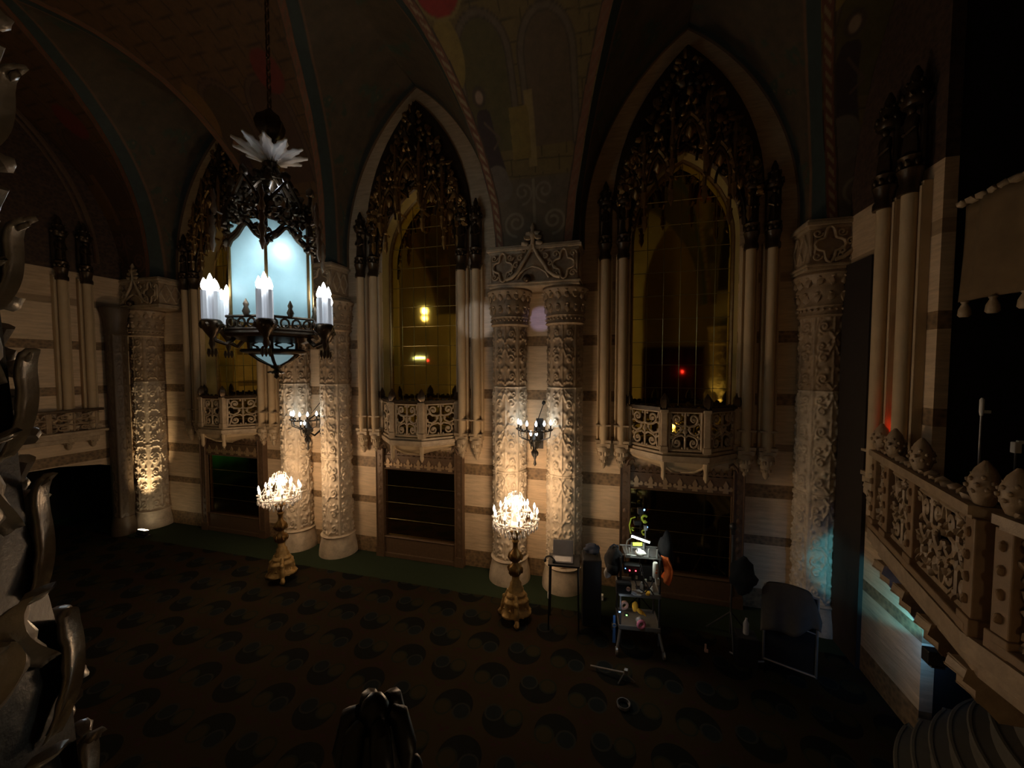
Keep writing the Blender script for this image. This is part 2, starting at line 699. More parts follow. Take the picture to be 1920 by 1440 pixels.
# wall on the camera's side: pointed openings into its gallery
holes = []
for bx in (-8.45, -3.15, 2.15):
    holes.append([(bx + x, z) for x, z in mirror_arch(1.25, 2.3, 6.8, 9.9)])
m = holed_wall('wall_front', '', [(XL - .1, 0), (XR + 3.2, 0), (XR + 3.2, 10.6), (XL - .1, 10.6)], holes, lambda a, b: (a, -0.15, b))
struct(m.build('wall_front', 'pale_plaster'))
m = MB()
m.add([(XL - .1, -4.2, 2.3), (XR + 3.2, -4.2, 2.3), (XR + 3.2, -4.2, 10.6), (XL - .1, -4.2, 10.6)], [(0, 1, 2, 3)])
m.add([(XL - .1, -4.2, 2.29), (XR + 3.2, -4.2, 2.29), (XR + 3.2, -.15, 2.29), (XL - .1, -.15, 2.29)], [(0, 1, 2, 3)])
m.add([(XL - .1, -4.2, 10.6), (XR + 3.2, -4.2, 10.6), (XR + 3.2, -.15, 10.6), (XL - .1, -.15, 10.6)], [(0, 1, 2, 3)])
struct(m.build('wall_mezzanine', 'tan_plaster'))

# ------------------------------------------------------------------ painted vault
VZ0, VRISE, VY0 = 6.4, 3.62, 6.9
VSPAN = VY0 - YM


def barrel_y(z):
    k = min(1.0, max(0.0, (z - VZ0) / VRISE))
    return YM + VSPAN * math.sqrt(max(0.0, 1 - k * k))


def sm(e, w, d):
    return np.clip((e - d) / w + 0.5, 0, 1)


def lay(c, mask, col):
    mask = np.clip(mask, 0, 1)[..., None]
    return c * (1 - mask) + np.array(col) * mask


def polydist(px, pz, pts):
    d = np.full(px.shape, 9.0)
    for (ax, az), (bx, bz) in zip(pts[:-1], pts[1:]):
        vx, vz = bx - ax, bz - az
        L = vx * vx + vz * vz + 1e-12
        t = np.clip(((px - ax) * vx + (pz - az) * vz) / L, 0, 1)
        d = np.minimum(d, np.hypot(px - ax - t * vx, pz - az - t * vz))
    return d


def ground_noise(x, z, seed):
    r = np.random.RandomState(seed)
    o = np.zeros_like(x)
    for k in range(14):
        f = 2.0 + 2.2 * k ** 0.9
        a, p, q = r.rand() * 6.28, r.rand() * 6.28, r.rand() * 6.28
        o += np.sin(f * (x * np.cos(a) + z * np.sin(a)) + p + 1.5 * np.sin(f * .5 * x + q)) / (1 + .25 * k)
    return o / 5.0


def paint_mural(x, s, L, hw, red=False):
    """x: metres from the pier axis, s: -1..1 across, L: metres along the curve from the springing"""
    c = np.ones(x.shape + (3,)) * np.array((0.125, 0.105, 0.075))
    g = ground_noise(x, L, 3)
    c = c * (1 + 0.25 * g[..., None])
    # upper painted masonry
    up = sm(L, .05, 1.15)
    br = lay(c, up, (0.155, 0.12, 0.045))
    row = np.floor(L / .24)
    joint = np.maximum(sm(.016, .01, np.abs((L / .24) % 1 - .5) * .24 * 2 - .2), 0) * 0
    jz = np.abs(((L + .06 * x) / .26) % 1 - .5) * .26
    jx = np.abs(((x + .13 * (row % 2)) / .42) % 1 - .5) * .42
    br = lay(br, up * np.maximum(sm(.010, .01, jz), sm(.010, .01, jx)), (0.07, 0.055, 0.02))
    c = br
    # two painted arches with darker openings
    for ax, top, w, col in ((-.60, 3.32, .42, (0.10, 0.088, 0.03)), (.40, 3.22, .40, (0.115, 0.085, 0.05))):
        inside = (np.abs(x - ax) < w) & (L > 1.6) & (L < top - .45)
        cap = np.hypot((x - ax) / w, (L - (top - .45)) / .55) < 1
        area = (inside | (cap & (L >= top - .45))).astype(float)
        c = lay(c, area, col)
        pts = [(ax - w, 1.6)] + [(ax + w * math.cos(a), top - .45 + .55 * math.sin(a)) for a in np.linspace(PI, 0, 20)] + [(ax + w, 1.6)]
        d = polydist(x, L, pts)
        c = lay(c, sm(.05, .02, d), (0.135, 0.112, 0.08))
        c = lay(c, sm(.012, .01, np.abs(d - .05)), (0.08, 0.06, 0.04))
    # pale yellow column and parapet between the arches
    c = lay(c, sm(.07, .02, np.abs(x - .05)) * (L > 1.3) * (L < 2.4), (0.25, 0.19, 0.08))
    c = lay(c, (np.abs(x + .14) < .16) * (L > 1.45) * (L < 2.2) * 1.0, (0.2, 0.15, 0.035))
    # a robed figure standing in the left arch
    body = polydist(x, L, [(-.74, 2.15), (-.74, 1.8), (-.66, 1.2)])
    wdt = np.clip(.12 + (2.15 - L) * .13, .1, .3)
    c = lay(c, sm(1, .1, body / wdt) * (L < 2.24) * (L > .95), (0.05, 0.034, 0.034))
    c = lay(c, sm(1, .1, polydist(x, L, [(-.62, 1.2), (-.55, 1.0)]) / .2), (0.15, 0.13, 0.11))
    c = lay(c, sm(.018, .01, polydist(x, L, [(-.74, 2.05), (-.50, 1.8), (-.62, 1.66)])), (0.12, 0.085, 0.062))
    c = lay(c, sm(.12, .02, np.hypot(x + .77, (L - 2.42) * .8)), (0.08, 0.06, 0.04))
    c = lay(c, sm(.065, .02, np.hypot(x + .77, (L - 2.41) * .72)), (0.33, 0.25, 0.19))
    c = lay(c, sm(.36, .02, np.hypot((x + 1.12) * 1.6, (L - 3.0) * .75)), (0.25, 0.19, 0.05))
    # red roundel high between the arches
    if red:
        c = lay(c, sm(.26, .02, np.hypot(x - .75, (L - 3.35) * .8)), (0.22, 0.05, 0.03))
    else:
        c = lay(c, sm(.33, .02, np.hypot(x + 1.06, L - 3.78)), (0.30, 0.028, 0.02))
    c = lay(c, (0 if red else 1) * sm(.02, .01, np.abs(np.hypot(x + 1.06, L - 3.78) - .36)), (0.25, 0.2, 0.075))
    # grey scrollwork above the springing
    for sg in (-1, 1):
        pts = [(sg * a + 0.03, b) for a, b in spiral(.34, .42, .24, 1.6, -PI / 2, 1, 40, .25)]
        c = lay(c, .75 * sm(.022, .02, polydist(x, L, pts)), (0.25, 0.22, 0.17))
        pts = [(sg * a + 0.03, b) for a, b in spiral(.2, .92, .2, 1.4, -PI / 2, -1, 36, .25)]
        c = lay(c, .6 * sm(.02, .02, polydist(x, L, pts)), (0.23, 0.2, 0.16))
    c = lay(c, .7 * sm(.025, .02, polydist(x, L, [(.03, .15), (.03, 1.1)])), (0.24, 0.21, 0.16))
    if red:
        c = c * np.array((.62, .42, .36))
    # borders along both groins: dark line, chequered band
    for sg in (-1, 1):
        e = hw - sg * x
        chk = ((np.floor(L / .085 + e / .06)) % 2)
        band = ((e < .14) & (e > .015)).astype(float)
        c = lay(c, band, (0.19, 0.085, 0.05))
        c = lay(c, band * chk * ((e > .04) & (e < .115)), ((0.33, 0.27, 0.17) if sg < 0 else (0.19, 0.11, 0.07)) if not red else (0.14, 0.09, 0.055))
        c = lay(c, ((e >= .14) & (e < .165)).astype(float), (0.07, 0.05, 0.03))
    return c


def paint_lunette(y, z, e_groin, e_wall, seed):
    c = np.ones(y.shape + (3,)) * np.array((0.085, 0.066, 0.042))
    g = ground_noise(y * 1.6, z * 1.6, seed)
    c = c * (1 + 0.35 * g[..., None])
    g2 = ground_noise(y * 2.6 + 3, z * 2.6, seed + 5)
    c = lay(c, sm(g2, .2, .35), (0.05, 0.075, 0.055))
    c = lay(c, sm(g2, .12, .75) * .8, (0.20, 0.145, 0.09))
    c = lay(c, sm(.2, .03, e_groin), (0.034, 0.056, 0.058))
    c = lay(c, sm(.02, .02, np.abs(e_groin - .215)), (0.17, 0.10, 0.06))
    c = lay(c, sm(.16, .03, e_wall), (0.042, 0.058, 0.055))
    c = lay(c, sm(.05, .02, e_wall), (0.23, 0.15, 0.085))
    return c


def web_mesh(P, colors, name, flip):
    nr, nc = P.shape[:2]
    V = P.reshape(-1, 3)
    idx = np.arange(nr * nc).reshape(nr, nc)
    F = np.stack([idx[:-1, :-1], idx[:-1, 1:], idx[1:, 1:], idx[1:, :-1]], -1).reshape(-1, 4)
    me = bpy.data.meshes.new(name)
    me.from_pydata(V.tolist(), [], F.tolist())
    ca = me.color_attributes.new('paint', 'FLOAT_COLOR', 'POINT')
    rgba = np.ones((nr * nc, 4))
    rgba[:, :3] = colors.reshape(-1, 3)
    ca.data.foreach_set('color', rgba.ravel())
    me.materials.append(MATS['painted_plaster'])
    me.shade_smooth()
    o = bpy.data.objects.new(name, me)
    COL.objects.link(o)
    return struct(o)


def vault_pier(pc, far=False, lo=-99, hi=99):
    nz = 60 if far else 240
    zz = VZ0 + VRISE * np.sin(np.linspace(0, PI / 2, nz) * 0.9999) if far else np.concatenate([VZ0 + VRISE * np.linspace(0, .8, nz - 60), VZ0 + VRISE * np.sin(np.linspace(math.asin(.8), PI / 2, 61)[1:])])
    nz = len(zz)
    yy = np.array([barrel_y(z) for z in zz])
    L = np.concatenate([[0], np.cumsum(np.hypot(np.diff(zz), np.diff(yy)))])
    w = np.interp(L, [0, .8, 1.7, 2.3, 3.0, 3.6, 4.4, L[-1]], [.70, .78, .96, 1.11, 1.32, 1.54, 1.95, 2.6])
    ww = np.array([2.6 - arch_off(z) for z in zz])
    nx = 24 if far else 160
    s = np.linspace(-1, 1, nx)
    x = w[:, None] * s[None, :]
    X = np.clip(pc + x, lo, hi)
    x = X - pc
    Yg = np.repeat(yy[:, None], nx, 1)
    Zg = np.repeat(zz[:, None], nx, 1)
    if far:
        Yg = 2 * YM - Yg
    col = paint_mural(x, s[None, :] + 0 * x, L[:, None] + 0 * x, w[:, None] + 0 * x, pc < -5)
    web_mesh(np.stack([X, Yg, Zg], -1), col, 'ceiling', far)
    for sg in (-1, 1):
        xe = pc + sg * w
        if xe[-1] < lo - .5 or xe[-1] > hi + .5:
            continue
        ny = 16 if far else 110
        t = np.linspace(0, 1, ny)
        Yl = D + (yy[:, None] - D) * t[None, :]
        Xl = np.clip(pc + sg * (w[:, None] * t[None, :] + ww[:, None] * (1 - t[None, :])), lo, hi)
        Zl = np.repeat(zz[:, None], ny, 1)
        eg = np.abs(Yl - yy[:, None])
        # distance to the groin measured square to it
        eg = eg * 0.75
        ew = np.abs(D - Yl)
        col = paint_lunette(Yl, Zl, eg, ew, 11 + sg)
        if far:
            Yl = 2 * YM - Yl
        web_mesh(np.stack([Xl, Yl, Zl], -1), col, 'ceiling', far)


for far in (False, True):
    for pc in PAIRS:
        vault_pier(pc, far)
    vault_pier(-11.9, far, lo=XL)
    vault_pier(3.7, far, hi=XR)

# ================================================================== COLUMNS
def relief_tile(nu=120, nv=150):
    """height map of one carved panel, u across -.5..0.5, v up 0..1.25"""
    u = np.linspace(-.5, .5, nu)[None, :] * np.ones((nv, 1))
    v = np.linspace(0, 1.25, nv)[:, None] * np.ones((1, nu))
    a = np.abs(u)
    h = np.zeros_like(u)

    def stroke(pts, w, k=1.0):
        nonlocal h
        d = polydist(a, v, pts)
        h = np.maximum(h, k * np.exp(-(d / w) ** 2))
    stroke(spiral(.25, .30, .17, 1.5, -PI * .75, 1, 30, .2), .028)
    stroke(spiral(.24, .80, .15, 1.4, PI * .75, -1, 30, .2), .028)
    stroke(spiral(.30, 1.07, .12, 1.2, -PI * .6, 1, 24, .25), .026)
    stroke([(0, .02), (.06, .12), (.13, .18)], .03)
    stroke([(.0, 1.2), (.08, .98), (.13, .9)], .03)
    stroke([(0, 0), (0, 1.25)], .02, .7)
    stroke([(.46, .05), (.40, .5), (.44, .62), (.38, .95), (.1, 1.22)], .02, .6)
    for cx, cz, r in ((.12, .52, .06), (.38, .52, .05), (.0, .57, .07), (.36, .12, .05), (.12, 1.1, .05), (.42, .86, .04), (.25, .30, .04), (.24, .80, .04)):
        h = np.maximum(h, .9 * np.exp(-((np.hypot(a - cx, v - cz)) / r) ** 2))
    # leaf veins
    h *= 0.82 + 0.18 * np.sin(42 * v + 26 * a)
    return h


TILE = relief_tile()


def drum(z0, z1, R, name, mat, parent, nth=168, dz=0.0125, amp=0.048, ph=PI / 4, rolls=4):
    nz = int((z1 - z0) / dz)
    th = np.linspace(0, 2 * PI, nth, endpoint=False)
    z = np.linspace(z0, z1, nz)
    per = 2 * PI / rolls
    uu = ((th + ph) % per) / per
    edge = np.minimum(uu, 1 - uu) * per * R
    sect = 0.93 + 0.07 * np.sin(uu * PI)
    roll = np.exp(-(edge / .03) ** 2) * .035
    U = np.clip((uu * (TILE.shape[1] - 1)).astype(int), 0, TILE.shape[1] - 1)
    tl = .80
    V = (((z - z0) % tl) / tl * (TILE.shape[0] - 1)).astype(int)
    H = TILE[V][:, U]
    fade = np.clip(edge / .05, 0, 1)[None, :]
    ledge = np.exp(-((z1 - z) / .02) ** 2) * .03
    endf = np.clip(np.minimum(z - z0, z1 - z) / .05, 0, 1)[:, None]
    r = R * sect[None, :] + roll[None, :] + amp * H * fade * endf + ledge[:, None] * .6
    x = r * np.cos(th)[None, :]
    y = r * np.sin(th)[None, :]
    zz = np.repeat(z[:, None], nth, 1)
    Vv = np.stack([x, y, zz], -1).reshape(-1, 3)
    idx = np.arange(nz * nth).reshape(nz, nth)
    nx = np.roll(idx, -1, 1)
    F = np.stack([idx[:-1], nx[:-1], nx[1:], idx[1:]], -1).reshape(-1, 4)
    me = bpy.data.meshes.new(name)
    me.from_pydata(Vv.tolist(), [], F.tolist() + [idx[-1].tolist()])
    me.materials.append(MATS[mat])
    me.shade_smooth()
    o = bpy.data.objects.new(name, me)
    COL.objects.link(o)
    o.parent = parent
    return o


def make_column():
    t = thing('carved_column', '', 'column')
    b = MB()
    b.lathe([(.415, 0), (.41, .10), (.395, .2), (.37, .30), (.355, .38), (.352, .42), (.37, .435), (.375, .45), (.35, .47)], 40)
    b.build('base', 'carved_stone', t, True)
    drum(.45, 2.2, .31, 'lower_drum', 'carved_stone', t)
    drum(2.2, 3.83, .31, 'middle_drum', 'carved_stone', t)
    drum(3.83, 5.0, .31, 'upper_drum', 'gilt_brown_stone', t, amp=.04)
    c = MB()
    c.lathe([(.33, 4.97), (.37, 5.0), (.34, 5.05), (.345, 5.12), (.37, 5.14), (.35, 5.18), (.36, 5.3), (.385, 5.40), (.36, 5.44), (.37, 5.5), (.42, 5.58), (.43, 5.62), (.40, 5.66)], 36)
    for lv, (zz, rr, k) in enumerate(((5.26, .36, 14), (5.50, .385, 16))):
        for i in range(k):
            a = 2 * PI * (i + .5 * lv) / k
            c.blob((rr * math.cos(a), rr * math.sin(a), zz), (.035, .05, .075), 1, rot=Matrix.Rotation(a, 3, 'Z'), jit=.5, seed=i)
            c.blob(((rr + .02) * math.cos(a), (rr + .02) * math.sin(a), zz + .07), (.03, .035, .025), 1, jit=.3, seed=i)
    for i in range(28):
        a = 2 * PI * i / 28
        c.blob((.36 * math.cos(a), .36 * math.sin(a), 5.08), (.02, .024, .024))
    c.build('capital', 'gilt_brown_stone', t, True)
    return t


COLY = 7.26
col0 = make_column()
cspots = [(-2.04, COLY, 'carved stone column behind the right crystal torchere, left of its pair'),
          (-0.96, COLY, 'carved stone column with the laptop table before it, right of its pair'),
          (-7.22, COLY, 'carved stone column partly hidden by the hanging lantern and left torchere'),
          (-6.10, COLY, 'pale carved column between left wall bracket and middle mirror frame'),
          (3.17, COLY, 'carved column at the right corner, washed with blue light at its foot'),
          (-11.9, 7.22, 'carved column at the left corner lit from below by an uplight')]
for i, (x, y, lab) in enumerate(cspots):
    if i == 0:
        col0.location = (x, y, 0)
        col0['label'] = lab
        col0['group'] = 'carved columns of the long wall'
    else:
        dup(col0, (x, y, 0), 0, lab, 'carved columns of the long wall')
# slim dark pier column round the left corner
t = thing('corner_shaft', 'slim dark brown carved shaft left of the uplit corner column', 'column', (-12.0, 6.62, 0))
m = MB()
m.lathe([(.24, 0), (.24, .2), (.2, .45)], 20)
m.build('base', 'dark_shaft_stone', t, True)
drum(.45, 5.0, .185, 'shaft', 'dark_shaft_stone', t, nth=96, dz=.02, amp=.016)
m = MB()
m.lathe([(.19, 4.97), (.23, 5.0), (.2, 5.1), (.22, 5.4), (.28, 5.6), (.26, 5.66)], 20)
m.build('capital', 'dark_shaft_stone', t, True)


def make_entablature(hw=.85, knob=True):
    """carved block over a pair of columns; local x along the wall, y=0 at the wall plane, z from 5.66"""
    t = thing('carved_entablature', '', 'entablature')
    y0 = -.56
    b = MB()
    b.box((0, y0 / 2 + .02, 6.0), (2 * hw - .08, -y0 - .02, .64))
    b.build('block', 'gilt_brown_stone', t, bevel=.015)
    c = MB()
    for z, g, h in ((5.69, .03, .05), (5.735, .05, .04), (6.30, .02, .05), (6.35, .06, .06), (6.40, .03, .04)):
        c.box((0, (y0 - g) / 2 + .02, z), (2 * hw - .08 + 2 * g, -y0 + g - .02, h))
    c.build('cornice', 'tan_stone', t, bevel=.01)
    o = MB()
    yf = y0 - .015
    L3 = lambda pts: [(x, yf, z) for x, z in pts]
    for sg in (-1, 1):
        o.tube(L3([(sg * .50, 5.80), (sg * .40, 5.83), (sg * .28, 5.92), (sg * .20, 6.06), (sg * .10, 6.2), (sg * .03, 6.34), (0, 6.5)]), [.03, .034, .035, .035, .032, .028, .03], 8)
        o.tube(L3([(sg * x, z) for x, z in ((.3, 5.80), (.24, 5.9), (.12, 5.98), (0, 6.02))]), .02, 6)
        for k, (x, z) in enumerate(((.34, 5.9), (.25, 6.02), (.17, 6.15), (.09, 6.28))):
            o.tube(L3(spiral(sg * (x + .06), z + .03, .06, 1.1, PI / 2 + sg * .6, -sg, 14, .3)), .016, 5)
        # quatrefoil lozenge beside it
        cx = sg * .56
        q = []
        for i in range(33):
            a = 2 * PI * i / 32
            rr = .15 + .045 * math.cos(4 * a)
            q.append((cx + rr * math.sin(a), 6.03 + 1.35 * rr * math.cos(a)))
        o.tube(L3(q), .02, 6)
        for zz in (5.86, 6.2):
            for xx in (.42, .72):
                o.tube(L3(spiral(sg * xx, zz, .07, 1.3, 0, sg, 16, .25)), .015, 5)
        for xx in (.74, .79):
            o.blob((sg * xx, yf + .02, 6.05), (.03, .03, .2), 1, jit=.5)
        # side face scrolls
        for yy in (-.16, -.38):
            q = [(sg * (hw - .03), yy + (.09 + .03 * math.cos(4 * a)) * math.sin(a), 6.03 + .2 * math.cos(a)) for a in [2 * PI * i / 20 for i in range(21)]]
            o.tube(q, .018, 5)
    o.build('ogee_tracery', 'tan_stone', t, True)
    f = MB()
    for i, (z, w) in enumerate(((6.42, .13), (6.52, .10), (6.6, .06))):
        for sg in (-1, 1):
            f.blob((sg * w, yf, z), (.075, .05, .05), 1, jit=.6, seed=i)
    f.lathe([(.04, 6.4), (.035, 6.5), (.06, 6.56), (.045, 6.62), (.03, 6.66), (.045, 6.70), (.01, 6.78)], 10, (0, yf, 0))
    f.build('finial', 'tan_stone', t, True)
    if knob:
        k = MB()
        k.blob((-.1, yf - .03, 5.80), (.075, .075, .08), 2)
        k.build('boss', 'dark_bronze', t, True)
    return t


e0 = make_entablature()
e0.location = (-1.5, D, 0)
e0['label'] = 'carved block with ogee spanning the column pair behind the right torchere'
e0['group'] = 'carved blocks above the columns'
dup(e0, (-6.66, D, 0), 0, 'carved block spanning the column pair behind the hanging lantern', 'carved blocks above the columns')
dup(e0, (3.17 + .42, D - .01, 0), 0, 'carved block over the column in the right corner', 'carved blocks above the columns')
dup(e0, (-11.9 + .2, D - .01, 0), 0, 'carved block over the uplit column in the left corner', 'carved blocks above the columns')


# ================================================================== BAY FITTINGS
def make_colonnette():
    """local origin on the wall plane, -y into the hall"""
    t = thing('colonnette', '', 'colonnette')
    s = MB()
    s.box((0, -.04, 4.5), (.26, .08, 3.5))
    s.lathe([(.075, 2.78), (.075, 6.2)], 14, (0, -.125, 0))
    s.tube([(-.11, -.085, 2.78), (-.11, -.085, 6.2)], .02, 6)
    s.tube([(.11, -.085, 2.78), (.11, -.085, 6.2)], .02, 6)
    s.build('shaft', 'tan_plaster', t, True)
    c = MB()
    c.box((0, -.09, 2.82), (.28, .2, .05))
    c.box((0, -.085, 2.74), (.25, .18, .08))
    c.lathe([(.02, 2.3), (.05, 2.36), (.045, 2.42), (.09, 2.5), (.08, 2.56), (.125, 2.66), (.11, 2.72)], 12, (0, -.09, 0))
    for i in range(9):
        a = PI + PI * i / 8
        c.blob((.1 * math.cos(a), -.09 + .09 * math.sin(a), 2.6), (.03, .03, .06), 1, jit=.5, seed=i)
        c.blob((.06 * math.cos(a), -.09 + .06 * math.sin(a), 2.45), (.025, .025, .04), 1, jit=.5, seed=i)
    c.build('corbel', 'tan_stone', t, True)
    c = MB()
    c.box((0, -.095, 3.12), (.27, .2, .03))
    c.build('shaft_ring', 'tan_stone', t)
    p = MB()
    p.lathe([(.11, 6.15), (.11, 6.22), (.09, 6.26), (.105, 6.36), (.125, 6.42), (.09, 6.46), (.10, 6.52), (.12, 6.56), (.06, 6.62)], 10, (0, -.13, 0))
    for i in range(8):
        a = 2 * PI * i / 8
        p.blob((.1 * math.cos(a), -.13 + .1 * math.sin(a), 6.48), (.03, .03, .05), 1, jit=.5, seed=i)
    # niche figure
    p.lathe([(.075, 6.58), (.07, 6.7), (.055, 6.84), (.065, 6.93), (.06, 7.0), (.03, 7.04)], 10, (0, -.13, 0), lobes=3, lobe=.15)
    p.blob((0, -.14, 7.08), (.04, .042, .05), 2)
    for sg in (-1, 1):
        p.tube([(sg * .06, -.13, 6.97), (sg * .085, -.16, 6.86), (sg * .02, -.2, 6.82)], .02, 5)
        p.tube([(sg * .10, -.08, 6.5), (sg * .10, -.08, 7.12)], .018, 5)
    # canopy over it
    p.lathe([(.11, 7.12), (.13, 7.16), (.12, 7.24), (.09, 7.3), (.1, 7.34), (.05, 7.42), (.055, 7.46), (.015, 7.56)], 8, (0, -.11, 0))
    for i in range(8):
        a = 2 * PI * i / 8
        p.blob((.12 * math.cos(a), -.11 + .12 * math.sin(a), 7.22), (.03, .03, .045), 1, jit=.5, seed=i)
        p.blob((.085 * math.cos(a), -.11 + .085 * math.sin(a), 7.36), (.022, .022, .03), 1, jit=.5, seed=i)
    p.build('pinnacle', 'dark_bronze', t, True)
    return t


cn0 = make_colonnette()
used = False
BAYNAME = ('left', 'middle', 'right')
for bi, bx in enumerate(BAYS):
    for off, pl in ((-1.34, 'outer, on the left'), (-1.02, 'inner, on the left'), (1.02, 'inner, on the right'), (1.34, 'outer, on the right')):
        lab = 'tan colonnette with dark figured pinnacle, %s of the %s tall mirror' % (pl, BAYNAME[bi])
        if not used:
            used = True
            cn0.location = (bx + off, D, 0)
            cn0['label'] = lab
            cn0['group'] = 'colonnettes beside the tall mirrors'
        else:
            dup(cn0, (bx + off, D, 0), 0, lab, 'colonnettes beside the tall mirrors')
for y, lab in ((5.74, 'nearer colonnette on the left end wall, beside the gilded pillar'), (6.16, 'farther colonnette on the left end wall, above the dark doorway')):
    dup(cn0, (XL, y, 0), PI / 2, lab, 'colonnettes on the end walls')
for y, lab in ((5.92, 'colonnette glowing red at its foot on the right end wall'), (5.48, 'pale colonnette next to the dark gallery opening on the right')):
    dup(cn0, (XR, y, 0), -PI / 2, lab, 'colonnettes on the end walls')


def make_canopy():
    """gilded tracery hood over a tall mirror, origin on the wall plane at the bay axis"""
    t = thing('gilded_canopy', '', 'canopy')
    h = MB()
    yb = -.07
    for hw, z0, z1, r, y in ((.93, 6.6, 8.05, .045, yb), (.98, 6.9, 8.45, .05, yb - .03), (.80, 7.15, 9.0, .035, yb)):
        h.tube([(x, y, z) for x, z in pointed(hw, z0, z1, 12)], r, 6)
    # tracery field between the arches, five foiled lights
    for k in range(-2, 3):
        x0 = k * .30
        top = 8.75 - abs(k) * .42
        h.tube([(x0 + x, yb - .05, z) for x, z in pointed(.14, top - .6, top - .22, 6)], .024, 5)
        h.tube([(x0 + .075 * math.cos(a), yb - .05, top - .42 + .075 * math.sin(a)) for a in [2 * PI * i / 12 for i in range(13)]], .018, 5)
    h.build('hood_arch', 'dark_bronze', t, True)
    # plate behind the ribs, its dark spread standing in for the hood's shade
    outer = [(-.93, 7.0)] + [(x, z) for x, z in pointed(.93, 7.0, 9.15, 12)][1:-1] + [(.93, 7.0)]
    inner = [(x, z) for x, z in pointed(.86, 6.75, 7.98, 12)]
    m = MB()
    pts_o, pts_i = pointed(1.22, 7.1, 9.72, 12), pointed(.86, 6.7, 7.98, 12)
    m.grid([[(x, -.02, z) for x, z in pts_o], [(x, -.02, z) for x, z in pts_i]])
    m.grid([[(x, -.055, z) for x, z in pts_o], [(x, -.055, z) for x, z in pts_i]])
    m.build('back_shade_plate', 'dark_bronze', t)
    # projecting three sided front with gables
    for x0, yy, zt, w in ((0, -.42, 8.55, .26), (-.48, -.3, 8.1, .22), (.48, -.3, 8.1, .22), (-.82, -.16, 7.75, .15), (.82, -.16, 7.75, .15)):
        p = MB()
        zb = zt - .75
        p.tube([(x0 + x, yy, z) for x, z in pointed(w, zb, zt - .2, 8)], .035, 6)
        p.tube([(x0 + x * .7, yy + .01, z) for x, z in pointed(w, zb + .02, zt - .3, 8)], .022, 5)
        p.tube([(x0 - w, yy, zb), (x0, yy, zt + .1), (x0 + w, yy, zb)], .026, 5)
        for sg in (-1, 1):
            p.tube([(x0 + sg * w, yy, zb - .28), (x0 + sg * w, yy, zt - .2)], .03, 6)
            p.lathe([(.05, zt - .25), (.03, zt - .1), (.04, zt - .06), (.005, zt + .12)], 6, (x0 + sg * w, yy, 0))
            p.lathe([(.005, zb - .42), (.05, zb - .3), (.04, zb - .22), (.055, zb - .16)], 6, (x0 + sg * w, yy, 0))
            p.tube([(x0 + sg * w, yy, zb), (x0 + sg * w, -.03, zb)], .026, 5)
            for i in range(5):
                f = i / 5
                p.blob((x0 + sg * w * (1 - f), yy - .02, zb + (zt + .1 - zb) * f + .03), (.045, .04, .05), 1, jit=.7, seed=i + 3)
        p.blob((x0, yy, zt + .16), (.06, .05, .09), 1, jit=.6)
        p.blob((x0, yy - .02, zb + .26), (.07, .06, .11), 2, jit=.5, seed=4)
        p.build('gable', 'gilt_bronze', t, True)
    s = MB()
    s.lathe([(.16, 8.5), (.14, 8.8), (.10, 8.86), (.11, 9.0), (.05, 9.2), (.07, 9.26), (.03, 9.36), (.05, 9.44), (.01, 9.62)], 8, (0, -.16, 0))
    for i in range(16):
        a = 2 * PI * i / 8
        z = 8.62 + .30 * (i // 8)
        s.blob((.15 * math.cos(a), -.16 + .15 * math.sin(a), z), (.05, .05, .07), 1, jit=.7, seed=i)
    for sg in (-1, 1):
        s.lathe([(.06, 8.0), (.05, 8.6), (.075, 8.66), (.03, 8.8), (.01, 9.0)], 6, (sg * .36, -.14, 0))
        s.lathe([(.06, 7.5), (.05, 8.1), (.075, 8.16), (.03, 8.3), (.01, 8.5)], 6, (sg * .68, -.12, 0))
    s.build('spire', 'dark_bronze', t, True)
    rr = random.Random(4)
    k = MB()
    for i in range(380):
        a = rr.random() * 2 - 1
        zt = 9.55 - 2.1 * abs(a) ** 1.35
        zl = 7.95 - .9 * abs(a) ** 1.6
        z = zl + (zt - zl) * rr.random()
        R = Matrix.Rotation(rr.random() * 6, 3, 'Y')
        k.blob((a * 1.12, -.09 - rr.random() * .12, z), (.05 + rr.random() * .035, .035, .03 + .03 * rr.random()), 1, rot=R, jit=.8, seed=i)
    for i in range(44):
        a = -1 + 2 * i / 43
        pts = pointed(.86, 6.7, 7.98, 22)
        x, z = pts[i]
        k.blob((x, -.10, z - .02), (.035, .035, .055), 1, jit=.7, seed=i)
    k.build('leafwork', 'gilt_bronze', t, True)
    return t


cp0 = make_canopy()


def make_tall_mirror():
    t = thing('arched_mirror', '', 'mirror')
    g = MB()
    poly = [(x * .985, z) for x, z in mirror_arch()]
    g.prism(poly, .30, .32)
    g.build('glass', 'gold_mirror', t)
    cz = MB()

    def top(x):
        best = 6.5
        for (xa, za), (xb, zb) in zip(poly[1:-1], poly[2:]):
            if min(xa, xb) <= x <= max(xa, xb) and abs(xb - xa) > 1e-6:
                best = max(best, za + (zb - za) * (x - xa) / (xb - xa))
        return best
    xs = [-.87 + 1.74 * i / 6 for i in range(1, 6)]
    for x in xs:
        cz.tube([(x, .295, 2.75), (x, .295, top(x))], .0055, 6)
    z = 2.95
    while z < 7.7:
        w = .85 if z < 6.5 else max((x for x, zz in poly if zz >= z), default=0)
        if w > .1:
            cz.tube([(-w, .293, z), (w, .293, z)], .0055, 6)
        z += .43
    cz.build('lead_cames', 'lead_came', t, True)
    f = MB()
    f.tube([(x * .975, .28, z) for x, z in mirror_arch()], .035, 6)
    f.build('frame', 'gilt_bronze', t, True)
    return t


tm0 = make_tall_mirror()


